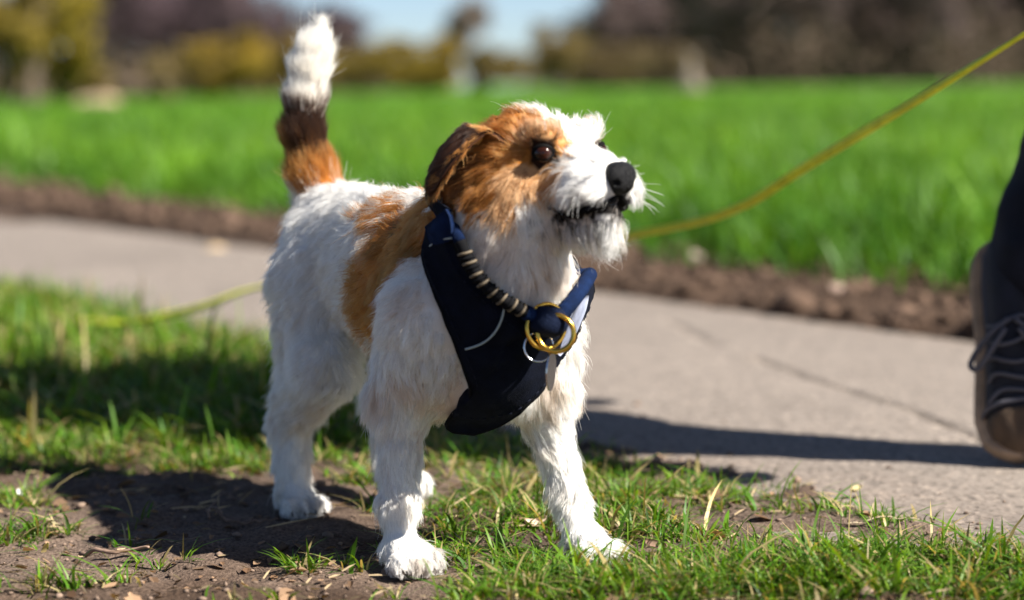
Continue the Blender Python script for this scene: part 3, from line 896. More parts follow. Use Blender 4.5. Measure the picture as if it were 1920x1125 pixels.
def coat(p, jit=True):
    """base colour, hair length (m), lift and curl for points p near the body"""
    n = len(p)
    q = (p - DC) @ AX.T
    h = (p - HS) @ HX.T
    s, l, z = q.T
    f, hy, u = h.T
    nz = 0.013 * vnoise(p, 60, 1) + 0.007 * vnoise(p, 150, 2)
    nj = nz + (rng.normal(0, 0.006, n) if jit else 0)
    col = np.tile(WHITE, (n, 1))
    # skin-tinted, slightly warm patches in the white
    w = sstep(0.2, 0.8, vnoise(p, 35, 5))
    col = col * (1 - 0.10 * w[:, None] * np.array([0.5, 1, 1.6]))
    wm = sstep(0.0, 0.7, vnoise(p, 55, 15) + 0.25) * (((s > 0.03) & (z > 0.26) & (z < 0.37)) * 0.30 + ((z < 0.20) & (z > 0.13) & (s > -0.15)) * 0.45 + (z < 0.13) * 0.12)  # tan tint at throat, under chest and low legs; under-chest shading painted in
    col = col * (1 - wm[:, None]) + PALE * wm[:, None]
    leng = np.full(n, 0.0155)
    lift = np.full(n, 0.36)
    curl = np.full(n, 0.0035)
    body = z < 0.40
    br = np.where(l < 0.01, (in_poly(s + nj - 0.040, z + nj * 0.8 - 0.006, SADDLE_R) | in_poly(s + nj - 0.052, z + nj * 0.8 - 0.004, SADDLE_R)), in_poly(s + nj, z + nj, SADDLE_L)) & (s < 0.05)
    col[br] = TAN * (1 + 0.35 * vnoise(p[br], 70, 3))[:, None]
    wisp = (l < 0) & ((((s + nj * 1.5 + 0.128) / 0.040) ** 2 + ((z + nj - 0.350) / 0.010) ** 2) < 1)
    col[wisp] = TAN * 1.05
    spot = (l < 0) & ((((s + 0.047) / 0.011) ** 2 + ((z - 0.334) / 0.006) ** 2) < 1)  # small dark oval on the near side of the back
    edge = br & (vnoise(p, 45, 8) > 0.35)
    col[edge] = col[edge] * 0.55
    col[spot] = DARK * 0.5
    mott = br & ~spot & (vnoise(p, 55, 18) > 0.42)
    col[mott] = 0.5 * TAN + 0.5 * PALE
    gap = br & (vnoise(p, 28, 19) > 0.55) & (z > 0.30)
    col[gap] = WHITE
    st = sstep(0.040, 0.008, z) * sstep(-0.4, 0.5, vnoise(p, 90, 17))
    col = col * (1 - 0.7 * st[:, None]) + np.array([0.10, 0.065, 0.045]) * 0.7 * st[:, None]
    # legs
    leg = z < 0.155
    leng[leg] = 0.013; lift[leg] = 0.27
    pw = z < 0.05
    leng[pw] = 0.010; lift[pw] = 0.20; curl[pw] = 0.0015
    low = z < 0.017
    leng[low] = 0.0065
    # chest and throat: longer and curlier
    ch = (s > 0.015) & (z > 0.17) & (z < 0.36)
    leng[ch] = 0.017; curl[ch] = 0.0055; lift[ch] = 0.42
    rump = (s < -0.30) & (z < 0.40) & (z > 0.12)
    leng[rump] = 0.016; curl[rump] = 0.0055; lift[rump] = 0.36
    elb = (s < 0.0) & (s > -0.1) & (z < 0.16) & (z > 0.10)
    leng[elb] = 0.015
    # tail: tan, dark ring, white end
    tl = (s < -0.335) & (z > 0.335)
    tz = z + nj * 0.9 + rng.normal(0, 0.006, n) * jit
    tcol = np.where((tz < 0.405)[:, None], TAN, DARK * 1.1)
    mixw = sstep(0.372, 0.410, tz + 0.015 * vnoise(p, 160, 9))[:, None]
    tcol = TAN * (1 - mixw) + DARK * 0.8 * mixw
    tcol = np.where((tz > 0.449)[:, None], WHITE * np.array([1, 0.98, 0.94]), tcol)
    tb = tl & (tz > 0.352)
    col[tb] = tcol[tb]
    leng[tl] = 0.021; lift[tl] = 0.20; curl[tl] = 0.0016
    # head
    hd = (f > -0.085) & (z > 0.325) & ((s > 0.055) | (u > -0.03)) & (s > 0.01)
    leng[hd] = 0.013; lift[hd] = 0.34; curl[hd] = 0.003
    jw = nj * 0.9
    brown = hd & (f + jw < np.where((u > -0.022) & (hy < 0), 0.074, 0.061)) & (np.where(hy < 0, -hy + 0.012, hy - 0.006) + jw * 0.7 > 0.017) & (u + jw > -0.044 - 0.15 * np.clip(f, -0.1, 0.02)) & (f > -0.075)
    brown &= ~((f > 0.042) & (u < -0.025) & (f + u * -0.6 > 0.062))
    ht = vnoise(p, 90, 4)
    col[brown] = (TAN * (0.95 + 0.3 * ht[:, None]))[brown]
    pale = brown & (f > 0.024) & ((u < 0.002) | (u > 0.020))
    col[pale] = (0.45 * TAN + 0.55 * PALE)
    dk = brown & (f < 0.004 + 0.02 * ht) & (u < 0.012) & (u > -0.04)  # cheek behind the ear: its shade is put into the fur colour
    col[dk] = TAN * 0.35 + DARK * 0.5
    # muzzle, lips, beard
    mz = hd & (f > 0.052)
    leng[mz & (u > -0.015)] = 0.009
    side = mz & (u <= -0.012) & (u > -0.036)
    leng[side] = 0.014; lift[side] = 0.45; curl[side] = 0.004
    leng[side & (u < -0.026)] = 0.008
    lip = hd & (f > 0.058) & (u < -0.0335 + 0.4 * nj) & (u > -0.0500 + 0.4 * nj)
    col[lip] = BLACK
    leng[lip] = 0.007
    chin = hd & (u <= -0.050) & (f > 0.045)
    leng[chin] = 0.017; curl[chin] = 0.007; lift[chin] = 0.55
    chf = chin & (f > 0.07)
    leng[chf] = 0.022
    col[chin & (vnoise(p, 110, 6) > 0.25) & (u > -0.056)] *= 0.25
    nose = np.linalg.norm(h - np.array([0.125, 0, -0.012]), axis=1) < 0.019
    leng[nose] = 0.003
    fur_top = hd & (u > 0.038) & (np.abs(hy) < 0.035)
    leng[fur_top] = 0.010; lift[fur_top] = 0.4; curl[fur_top] = 0.004
    brow = hd & (f > 0.035) & (u > 0.022)
    leng[brow] = 0.012; lift[brow] = 0.6
    tuft = hd & (((np.abs(hy - 0.002) < 0.010) & (np.abs(f + 0.004) < 0.018) & (u > 0.035)))
    leng[tuft] = 0.017; lift[tuft] = 1.2
    tuft2 = hd & (hy > 0.026) & (f > 0.028) & (u > 0.018)
    leng[tuft2] = 0.018; lift[tuft2] = 1.1
    # around the eyes
    for sg in (-1, 1):
        e = np.linalg.norm((h - np.array([0.060, sg * 0.0362, 0.0120])) / np.array([1.1, 1.0, 0.9]), axis=1)
        near = hd & (e < 0.0138 + 0.35 * nj)
        col[near] = DARK * 0.8
        leng[e < 0.0118] = 0.0045; lift[e < 0.016] = 0.4
        leng[(e >= 0.0118) & (e < 0.0155)] = 0.0075
    nk = (~hd) & (s > 0.03) & (z > 0.30)
    leng[nk] = 0.018; curl[nk] = 0.0055; lift[nk] = 0.42
    return col, leng, lift, curl

def flow_at(p):
    W = np.zeros((len(p), len(prims)), np.float32)
    for i, pr in enumerate(prims):
        d = sd_cone(p, *pr[1:5]) if pr[0] == 'c' else sd_ell(p, *pr[1:4])
        W[:, i] = np.exp(-np.clip(d + 0.002, 0, 0.2) / 0.007)
    W /= W.sum(1, keepdims=True)
    return unit(W @ flows + 1e-6)

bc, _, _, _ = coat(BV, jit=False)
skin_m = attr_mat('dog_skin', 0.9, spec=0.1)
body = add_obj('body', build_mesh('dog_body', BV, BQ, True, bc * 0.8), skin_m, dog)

# ears: curved flaps, folded over -----------------------------------------------------------
def ear_mesh(side):
    nu, nv = 17, 13
    G = np.zeros((nu, nv, 3))
    for i in range(nu):
        t = i / (nu - 1)                     # root to tip
        w = 0.0225 * (1 - 0.15 * t) * math.sqrt(max(0.0, 1 - max(0, (t - 0.45) / 0.55) ** 2.4)) + 0.0015
        # rises a little, folds, then hangs out and down and slightly back
        fold = min(1, t / 0.28)
        if t < 0.28:
            c = np.array([-0.004 - 0.012 * fold, 0.040 + 0.012 * fold, 0.026 + 0.010 * math.sin(fold * math.pi / 2)])
        else:
            k = (t - 0.28) / 0.72
            c = np.array([-0.016 - 0.036 * k, 0.052 + 0.028 * math.sin(k * 2.0), 0.036 - 0.063 * k ** 1.15])
        for j in range(nv):
            v = (j / (nv - 1) - 0.5) * 2
            off = np.array([v * w, 0, 0]) + np.array([0, 0.010 * (1 - v * v) - 0.006, 0]) + np.array([0, 0.012 * max(0, v) ** 2, 0.0])
            off[2] += -0.004 * v * (1 - t)
            G[i, j] = c + off
    G[..., 1] *= side
    # thickness
    W = HS + G @ HX
    N = unit(np.cross(np.gradient(W, axis=0), np.gradient(W, axis=1))) * side * -1
    th = 0.0020
    A, B = W + N * th, W - N * th
    V = np.concatenate([A.reshape(-1, 3), B.reshape(-1, 3)])
    m = nu * nv
    i, j = np.meshgrid(np.arange(nu - 1), np.arange(nv - 1), indexing='ij')
    a = (i * nv + j).ravel()
    F = np.stack([a, a + 1, a + nv + 1, a + nv], -1)
    F = np.concatenate([F, F[:, ::-1] + m])
    rim = [r * nv for r in range(nu)] + [(nu - 1) * nv + c for c in range(1, nv)] + [r * nv + nv - 1 for r in range(nu - 2, -1, -1)] + list(range(nv - 2, 0, -1))
    rim = np.array(rim)
    r2 = np.roll(rim, -1)
    F = np.concatenate([F, np.stack([r2, rim, rim + m, r2 + m], -1)])
    return V, F, W, N

EARS = []
for sg in (-1, 1):
    EV, EF, EW, EN = ear_mesh(sg)
    add_obj('ear', build_mesh('dog_ear', EV, EF, True, np.tile(DARK * 1.6, (len(EV), 1))), skin_m, dog)
    EARS.append((sg, EW, EN))

# fur ----------------------------------------------------------------------------------------
def sample_surface(V, Q, n):
    T = np.concatenate([Q[:, [0, 1, 2]], Q[:, [0, 2, 3]]])
    a, b, c = V[T[:, 0]], V[T[:, 1]], V[T[:, 2]]
    ar = np.linalg.norm(np.cross(b - a, c - a), axis=1)
    k = rng.choice(len(T), n, p=ar / ar.sum())
    r1 = np.sqrt(rng.random(n))[:, None]; r2 = rng.random(n)[:, None]
    return (a[k] * (1 - r1) + b[k] * r1 * (1 - r2) + c[k] * r1 * r2).astype(np.float32)

def grow(root, nrm, flow, leng, lift, curl, K=7, clump_amt=0.5, swirl=1.0):
    n = len(root)
    t = flow - nrm * (flow * nrm).sum(1, keepdims=True)
    t = unit(t + nrm * 0.001)
    # swirl: turn the lie of the coat by a slow noise, plus a little per hair
    ang = swirl * 0.85 * vnoise(root, 22, 11) + 0.45 * swirl * vnoise(root, 75, 12) + rng.normal(0, 0.16, n)
    b = np.cross(nrm, t)
    t = t * np.cos(ang)[:, None] + b * np.sin(ang)[:, None]
    leng = leng * np.clip(rng.normal(1, 0.2, n), 0.45, 1.6)
    gh = rng.random(n) < 0.035
    leng = np.where(gh, leng * 1.3, leng)
    lift = np.where(gh, lift * 1.5, lift)
    ang = ang + np.where(gh, rng.normal(0, 0.4, n), 0)
    t = t * np.cos(ang * 0 + np.where(gh, rng.normal(0, 0.4, n), 0))[:, None] + np.cross(nrm, t) * np.sin(np.where(gh, rng.normal(0, 0.3, n), 0))[:, None]
    lf = lift * np.clip(rng.normal(1, 0.35, n), 0.2, 2.2)
    d0 = unit(nrm * (lf * 1.6)[:, None] + t)
    tau = np.linspace(0, 1, K)
    P = np.empty((n, K, 3), np.float32)
    cu = np.stack([vnoise(root, 130, 20 + i) for i in range(3)], -1)
    cu2 = np.stack([vnoise(root, 260, 30 + i) for i in range(3)], -1)
    rj = rng.normal(0, 1, (n, 3))
    grav = np.array([0, 0, -1.0])
    for k, u in enumerate(tau):
        P[:, k] = root - nrm * 0.0015 + leng[:, None] * (d0 * u + (t * 0.25 - nrm * 0.22 * np.minimum(lf, 1)[:, None] + grav * 0.12) * u * u)
        P[:, k] += curl[:, None] * (cu * math.sin(u * 2.6) * 1.3 + cu2 * u * 0.9 + rj * 0.28 * u)
    # clumps
    area_n = max(50, int(n / 26))
    ci = rng.choice(n, area_n, replace=False)
    kd = kdtree.KDTree(area_n)
    for j, i in enumerate(ci):
        kd.insert(root[i], j)
    kd.balance()
    own = np.fromiter((kd.find(r)[1] for r in root), int, n)
    g = ci[own]
    off = root - root[g]
    amt = clump_amt * np.clip(rng.normal(1, 0.35, n), 0, 1.4) * np.where(gh, 0.15, 1)
    for k, u in enumerate(tau):
        tgt = P[g, k]
        w = (amt * u ** 1.2)[:, None]
        P[:, k] = P[:, k] * (1 - w) + (tgt + off * 0.12) * w
    return P

def curves_obj(name, P, rad_root, col, mat, parent, tipf=0.25, label=None):
    n, K = P.shape[:2]
    cu = bpy.data.hair_curves.new(name)
    cu.add_curves([K] * n)
    cu.attributes['position'].data.foreach_set('vector', np.ascontiguousarray(P, np.float32).ravel())
    ra = cu.attributes.get('radius') or cu.attributes.new('radius', 'FLOAT', 'POINT')
    prof = 1 - (1 - tipf) * np.linspace(0, 1, K) ** 1.5
    R = (rad_root[:, None] * prof[None]).astype(np.float32)
    ra.data.foreach_set('value', R.ravel())
    ca = cu.attributes.new('col', 'FLOAT_COLOR', 'CURVE')
    c4 = np.ones((n, 4), np.float32); c4[:, :3] = col
    ca.data.foreach_set('color', c4.ravel())
    return add_obj(name, cu, mat, parent)

def hair_mat(name):
    m, N, Lk, B = new_mat(name)
    a = N.new('ShaderNodeAttribute'); a.attribute_name = 'col'
    h = N.new('ShaderNodeBsdfHairPrincipled')
    h.model = 'CHIANG'
    h.parametrization = 'COLOR'
    Lk.new(a.outputs['Color'], h.inputs['Color'])
    h.inputs['Roughness'].default_value = 0.45
    h.inputs['Radial Roughness'].default_value = 0.7
    h.inputs['Random Roughness'].default_value = 0.2
    d = N.new('ShaderNodeBsdfDiffuse')
    Lk.new(a.outputs['Color'], d.inputs['Color'])
    mx = N.new('ShaderNodeMixShader'); mx.inputs[0].default_value = 0.5
    Lk.new(h.outputs[0], mx.inputs[1]); Lk.new(d.outputs[0], mx.inputs[2])
    Lk.new(mx.outputs[0], N['Material Output'].inputs['Surface'])
    return m
fur_m = hair_mat('dog_fur')

NF = 300000
root = sample_surface(BV, BQ, NF)
nrm = sdf_grad(dog_sdf, root).astype(np.float32)
hq = (root - HS) @ HX.T
dq = (root - DC) @ AX.T
# bare skin: eyes, nose pad, soles
keep = root[:, 2] > 0.004
for sg in (-1, 1):
    keep &= np.linalg.norm((hq - np.array([0.0610, sg * 0.0366, 0.0120])) / np.array([1.15, 1.0, 0.85]), axis=1) > 0.0092
keep &= np.linalg.norm(hq - np.array([0.123, 0, -0.012]), axis=1) > 0.0165
# harness ------------------------------------------------------------------------------------
# outline of the chest panel (outer edge, neck edge), laid on the chest at fur height
H_OUT = [(800, 425), (793, 478), (808, 535), (838, 610), (866, 680), (882, 732), (872, 764), (836, 792), (862, 806), (905, 808), (955, 790), (1005, 742), (1035, 700), (1065, 650), (1095, 590), (1112, 545)]
H_IN = [(845, 398), (853, 462), (885, 520), (920, 550), (950, 572), (972, 585), (985, 590), (995, 594), (1002, 596), (1008, 598), (1016, 600), (1030, 598), (1046, 590), (1064, 572), (1086, 545), (1104, 512)]

def cast(px, py, off, y0=1.80, y1=2.16):
    ys = np.linspace(y0, y1, 240)
    pts = np.array([at(px, py, y) for y in ys], np.float32)
    d = dog_sdf(pts) - off
    k = np.argmax(d < 0) if (d < 0).any() else np.argmin(d)
    return pts[k]

nr, nc = 46, 15
A = spline(np.array(H_OUT, float), nr); B = spline(np.array(H_IN, float), nr)
HG = np.zeros((nr, nc, 3))
for i in range(nr):
    for j in range(nc):
        t = j / (nc - 1)
        x, y = A[i] * (1 - t) + B[i] * t
        HG[i, j] = cast(x, y, 0.008)
for _ in range(12):                       # ease the cloth over the body
    S = HG.copy()
    S[1:-1] += 0.5 * (HG[:-2] + HG[2:] - 2 * HG[1:-1]) * 0.5
    S[:, 1:-1] += 0.5 * (HG[:, :-2] + HG[:, 2:] - 2 * HG[:, 1:-1]) * 0.5
    HG[..., 1] = S[..., 1]
def sheet(G, th, nrm_hint):
    """closed thin cloth from a grid of points"""
    a, b = G.shape[:2]
    N = unit(np.cross(np.gradient(G, axis=0), np.gradient(G, axis=1)))
    if (N * nrm_hint).sum(-1).mean() < 0:
        N = -N
    # puffy: thinner towards the rim
    ii = np.minimum(np.arange(a), np.arange(a)[::-1])[:, None]; jj = np.minimum(np.arange(b), np.arange(b)[::-1])[None]
    e = np.clip(np.minimum(ii, jj) / 2.0, 0, 1)[..., None]
    T, U = G + N * th * (0.35 + 0.65 * e), G - N * th * 0.4
    V = np.concatenate([T.reshape(-1, 3), U.reshape(-1, 3)])
    m = a * b
    i, j = np.meshgrid(np.arange(a - 1), np.arange(b - 1), indexing='ij')
    q = (i * b + j).ravel()
    F = np.stack([q, q + 1, q + b + 1, q + b], -1)
    F = np.concatenate([F, F[:, ::-1] + m])
    rim = np.array([r * b for r in range(a)] + [(a - 1) * b + c for c in range(1, b)] + [r * b + b - 1 for r in range(a - 2, -1, -1)] + list(range(b - 2, 0, -1)))
    r2 = np.roll(rim, -1)
    F = np.concatenate([F, np.stack([r2, rim, rim + m, r2 + m], -1)])
    c = V[F[:m // 2, 0]]
    return V, F

navy_m = simple_mat('harness_cloth', (0.0028, 0.0042, 0.0105), 0.9, noise=(60, 0.4), bump=(900, 0.6), spec=0.12)
blue_m = simple_mat('collar_blue', (0.0032, 0.0115, 0.044), 0.9, noise=(90, 0.35), bump=(1200, 0.7), spec=0.12)
grey_m = simple_mat('piping_grey', (0.28, 0.33, 0.34), 0.5)
refl_m = simple_mat('reflective_strip', (0.22, 0.24, 0.32), 0.5, noise=(200, 0.15))
gold_m = simple_mat('brass', (0.72, 0.42, 0.07), 0.22, 1.0)
silv_m = simple_mat('steel', (0.62, 0.64, 0.66), 0.2, 1.0)
beige_m = simple_mat('cord_beige', (0.11, 0.082, 0.05), 0.7)
stitch_m = simple_mat('stitch_thread', (0.010, 0.012, 0.022), 0.9, spec=0.1)
black_m = simple_mat('cord_black', (0.005, 0.005, 0.006), 0.9, spec=0.1)

harness = add_obj('dog_harness', None, label='dark navy padded chest harness worn by the terrier', cat='harness', loc=tuple(dl(0.05, 0, 0.25)))
bpy.context.view_layer.update()
hint = np.array([0.1, -1, 0])
HN = unit(np.cross(np.gradient(HG, axis=0), np.gradient(HG, axis=1)))
HN *= np.sign((HN * hint).sum(-1).mean())
HGs = HG + HN * (0.0022 * vnoise(HG * np.array([1, 1, 1.6]), 45, 3) + 0.0010 * vnoise(HG, 120, 4))[..., None]
hv, hf = sheet(HGs, 0.006, hint)
add_obj('chest_panel', build_mesh('chest_panel', hv, hf, True), navy_m, harness)

edge_loop = np.concatenate([HGs[:, 0], HGs[-1, 1:], HGs[::-1, -1][1:], HGs[0, ::-1][1:]]) + hint * 0.002
v, f, _ = tube(edge_loop, 0.0019, 8, cap=False)
add_obj('edge_binding', build_mesh('edge_binding', v, f, True), black_m, harness)
for jj_ in (2, 12):
    st_ = HGs[2:-2, jj_] + HN[2:-2, jj_] * 0.0066
    for k_ in range(0, len(st_) - 1, 1):
        a0_, b0_ = st_[k_], st_[k_] * 0.45 + st_[k_ + 1] * 0.55
        v, f, f2 = tube(np.array([a0_, (a0_ + b0_) / 2, b0_]), 0.0005, 5)
        add_obj('stitch', build_mesh('stitch', v, f, True, faces2=f2), stitch_m, harness)
def on_body(p, off, it=8):
    p = np.asarray(p, np.float32).reshape(-1, 3).copy()
    for _ in range(it):
        p += ((off - dog_sdf(p))[:, None] * sdf_grad(dog_sdf, p)).astype(np.float32)
    return p
def ribbon(center, width, wdir, th, mat, name, parent, off):
    """strap lying on the body: centre line points, half width along wdir"""
    n = len(center)
    G = np.zeros((n, 5, 3))
    for j, v in enumerate(np.linspace(-1, 1, 5)):
        G[:, j] = on_body(center + np.asarray(wdir) * v * width, off)
    Nh = sdf_grad(dog_sdf, G.reshape(-1, 3).astype(np.float32)).reshape(n, 5, 3)
    v, f = sheet(G, th, Nh)
    return add_obj(name, build_mesh(name, v, f, True), mat, parent)
# strap over the withers and down the far shoulder, joining both ends of the panel
pA = HG[0, -3]; pB = (HG[-1, 0] + HG[-1, -1]) / 2
mid = [pA, dl(0.022, -0.045, 0.375), dl(0.035, 0.0, 0.40), dl(0.03, 0.04, 0.37), dl(0.02, 0.075, 0.33), dl(0.045, 0.075, 0.29), pB]
cl = on_body(spline(np.array(mid), 40), 0.008)
ribbon(cl, 0.009, DF * 0.85 + DZ * 0.5, 0.004, navy_m, 'neck_strap', harness, 0.008)
# belly strap running back between the fore legs, and girth band
bl = on_body(spline(np.array([dl(0.03, 0, 0.12), dl(-0.03, 0, 0.12), dl(-0.10, 0, 0.14)]), 14), 0.006)
ribbon(bl, 0.018, DL, 0.003, navy_m, 'belly_strap', harness, 0.006)
# shoulder pad block at the top of the near strap
pc = np.array([[cast(x, y, 0.012) for x, y in zip(np.linspace(a0, a1, 7), np.linspace(b0, b1, 7))]
               for a0, b0, a1, b1 in ((800, 425, 838, 392), (803, 436, 845, 405), (806, 447, 848, 420), (808, 458, 850, 436), (812, 468, 852, 448))])
pv, pf = sheet(pc, 0.007, hint)
add_obj('shoulder_pad', build_mesh('shoulder_pad', pv, pf, True), blue_m, harness)
# piping
def px_line(pts, off, n):
    L = spline(np.array(pts, float), n)
    return np.array([cast(x, y, off) for x, y in L])
def smooth_line(P, it=6):
    P = P.copy()
    for _ in range(it):
        P[1:-1] = 0.5 * P[1:-1] + 0.25 * (P[:-2] + P[2:])
    return P
for pts in ([(946, 560), (944, 590), (930, 622), (905, 645), (872, 655)], [(806, 462), (822, 450), (848, 446)]):
    L = smooth_line(px_line(pts, 0.0145, 24), 10)
    v, f, f2 = tube(L, 0.0011, 8)
    add_obj('piping', build_mesh('piping', v, f, True, faces2=f2), grey_m, harness)
# reflective strip
rc = np.array([[cast(x, y, 0.0135) for x, y in zip(np.linspace(a0, a1, 4), np.linspace(b0, b1, 4))]
               for a0, b0, a1, b1 in ((1035, 655, 1050, 668), (1050, 632, 1070, 645), (1064, 606, 1086, 612), (1078, 580, 1098, 582), (1090, 556, 1104, 554))])
rc = np.stack([spline(rc[:, j], 14) for j in range(4)], 1)
rv, rf = sheet(rc, 0.001, hint)
add_obj('reflective_strip', build_mesh('reflective_strip', rv, rf, True), refl_m, harness)

# collar: corded part, blue tube, rings and tag ------------------------------------------------
collar = add_obj('dog_collar', None, label='blue dog collar with a striped cord section and two gold rings', cat='collar', loc=tuple(dl(0.08, 0, 0.3)))
bpy.context.view_layer.update()
CL = [(862, 452), (880, 492), (905, 530), (940, 560), (975, 580), (1010, 598), (1032, 604), (1052, 590), (1072, 566), (1092, 540), (1106, 515)]
cpts = smooth_line(px_line(CL, 0.016, 90), 16)
# the rest of the loop round the far side of the neck
back = [cpts[-1], dl(0.06, 0.085, 0.325), dl(0.02, 0.06, 0.37), dl(-0.005, 0.0, 0.40), dl(-0.0, -0.05, 0.385), cpts[0]]
bk = on_body(spline(np.array(back), 30), 0.003); bk[0] = cpts[-1]; bk[-1] = cpts[0]
n1 = 38
v, f, f2 = tube(cpts[n1:], 0.0075, 14)
add_obj('blue_tube', build_mesh('blue_tube', v, f, True, faces2=f2), blue_m, collar)
v, f, f2 = tube(bk, np.interp(np.linspace(0, 1, 30), [0, 0.15, 0.85, 1], [0.007, 0.004, 0.004, 0.006]), 12)
add_obj('neck_loop', build_mesh('neck_loop', v, f, True, faces2=f2), blue_m, collar)
v, f, f2 = tube(cpts[:n1 + 2], 0.0058, 12)
add_obj('cord_core', build_mesh('cord_core', v, f, True, faces2=f2), black_m, collar)
# coil windings, alternately beige and black
seg = cpts[4:n1]
Tn = unit(np.gradient(seg, axis=0))
nw = 15
for w in range(nw):
    k = int((w + 0.5) / nw * len(seg))
    c, t = seg[k], Tn[k]
    a = unit(np.cross(t, [0.2, 1, 0.1])); b = np.cross(t, a)
    th = np.linspace(0, 2 * math.pi, 19)
    ring = c + 0.0062 * (np.cos(th)[:, None] * a + np.sin(th)[:, None] * b) + t * 0.0010 * np.cos(th)[:, None]
    v, f, _ = tube(ring, 0.0015, 6, cap=False)
    add_obj('cord_winding', build_mesh('cord_winding', v, f, True), beige_m if w % 2 == 0 else black_m, collar)
v, f, f2 = tube(smooth_line(px_line([(1004, 594), (1030, 607), (1052, 596)], 0.022, 9)), [0.011, 0.0135, 0.0145, 0.015, 0.015, 0.015, 0.0145, 0.0135, 0.011], 14)
add_obj('collar_knot', build_mesh('collar_knot', v, f, True, faces2=f2), simple_mat('knot_navy', (0.004, 0.008, 0.024), 0.85, bump=(900, 0.6), spec=0.12), collar)
def torus(c, ax1, ax2, R, r, name, mat, parent):
    th = np.linspace(0, 2 * math.pi, 49)
    ring = c + R * (np.cos(th)[:, None] * unit(ax1) + np.sin(th)[:, None] * unit(ax2))
    v, f, _ = tube(ring, r, 12, cap=False, up=np.cross(unit(ax1), unit(ax2)))
    return add_obj(name, build_mesh(name, v, f, True), mat, parent)
yk = cpts[int(len(cpts) * 0.62)][1]
torus(at(1024, 612, yk - 0.013), (0.85, 0.45, 0.3), (-0.25, 0.1, 1), 0.0205, 0.0021, 'gold_ring', gold_m, collar)
torus(at(1042, 625, yk - 0.022), (1, -0.1, 0.1), (-0.1, 0.18, 1), 0.0170, 0.0026, 'gold_ring', gold_m, collar)
torus(at(1010, 650, yk - 0.016), (1, 0.2, -0.1), (0.1, 0.2, 1), 0.0140, 0.0009, 'split_ring', silv_m, collar)
# hanging tag, a rounded plate seen nearly edge on
tagv = []
for t in np.linspace(0, 2 * math.pi, 25)[:-1]:
    tagv.append((0.0115 * math.cos(t) * (1 + 0.1 * math.sin(t)), 0.0185 * math.sin(t)))
tagv = np.array(tagv)
tc_ = at(1033, 697, yk - 0.020)
ta, tb = unit(np.array([0.38, 0.92, 0.0])), unit(np.array([0.06, 0.05, 1.0]))
tn = np.cross(ta, tb)
tv = np.concatenate([tc_ + tagv[:, :1] * ta + tagv[:, 1:] * tb + tn * e for e in (0.0008, -0.0008)] + [[tc_ + tn * 0.0008], [tc_ - tn * 0.0008]])
k = np.arange(24); k2 = (k + 1) % 24
add_obj('name_tag', build_mesh('name_tag', tv, np.stack([k, k2, k2 + 24, k + 24], -1), False,
        faces2=np.concatenate([np.stack([k2, k, np.full(24, 48)], -1), np.stack([k + 24, k2 + 24, np.full(24, 49)], -1)])), silv_m, collar)

# keep hair from growing through the cloth: drop roots lying under the harness ------------------
cover = np.concatenate([HG[1:-1, 1:-1].reshape(-1, 3), np.repeat(cl, 1, 0), cpts[16:], pc.reshape(-1, 3)])
kd = kdtree.KDTree(len(cover))
for i, p in enumerate(cover):
    kd.insert(p, i)
kd.balance()
cand = np.where((dq[:, 0] > -0.06) & (dq[:, 2] > 0.12))[0]
dist = np.full(len(root), 1.0)
for i in cand:
    dist[i] = kd.find(root[i])[2]
keep &= dist > 0.0135
root, nrm, dist = root[keep], nrm[keep], dist[keep]
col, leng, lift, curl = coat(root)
leng = np.where(dist < 0.03, leng * (0.45 + 0.55 * sstep(0.0135, 0.03, dist)), leng)
# per-hair tint
col = col * np.clip(rng.normal(1, 0.09, len(root)), 0.6, 1.25)[:, None]
sw = np.where(((root - DC) @ DF < -0.335) & (root[:, 2] > 0.34), 0.15, 1.0)
P = grow(root, nrm, flow_at(root), leng, lift, curl, swirl=sw, clump_amt=np.where(sw < 1, 0.25, 0.5))
zmin = P[..., 2].min(1)
P[..., 2] = np.maximum(P[..., 2], 0.0015)
rad = np.clip(rng.normal(0.00018, 0.00005, len(root)), 0.00010, 0.0004)
hq = (root - HS) @ HX.T
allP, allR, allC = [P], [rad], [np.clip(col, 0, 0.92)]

# ear fur
for sg, EW, EN in EARS:
    nu, nv = EW.shape[:2]
    m = 9000
    a = rng.random(m) * (nu - 1.001); b = rng.random(m) * (nv - 1.001)
    ia, ib = a.astype(int), b.astype(int)
    fa, fb = (a - ia)[:, None], (b - ib)[:, None]
    lerp = lambda G: G[ia, ib] * (1 - fa) * (1 - fb) + G[ia + 1, ib] * fa * (1 - fb) + G[ia, ib + 1] * (1 - fa) * fb + G[ia + 1, ib + 1] * fa * fb
    side = np.where(rng.random(m) < 0.5, 1.0, -1.0)[:, None]
    n_ = unit(lerp(EN)) * side
    r_ = lerp(EW) + n_ * 0.002
    g_ = np.gradient(EW, axis=0)
    fl = unit(lerp(g_))
    t = a / (nu - 1); v = b / (nv - 1)
    front = (v > 0.80) + 0.0
    inner = (side[:, 0] < 0)
    c_ = np.where((front > 0)[:, None], TAN * 1.3, DARK * 0.75)
    c_ = np.where((t < 0.22)[:, None] & (v > 0.35)[:, None], TAN * 1.1, c_)
    c_ = np.where(((t > 0.75) & (v > 0.6))[:, None], TAN * 0.6, c_)
    c_ = c_ * np.clip(rng.normal(1, 0.15, m), 0.5, 1.5)[:, None]
    Pe = grow(r_.astype(np.float32), n_, fl, np.full(m, 0.0075), np.full(m, 0.16), np.full(m, 0.0012), clump_amt=0.35)
    allP.append(Pe); allR.append(np.full(m, 0.00018)); allC.append(c_)
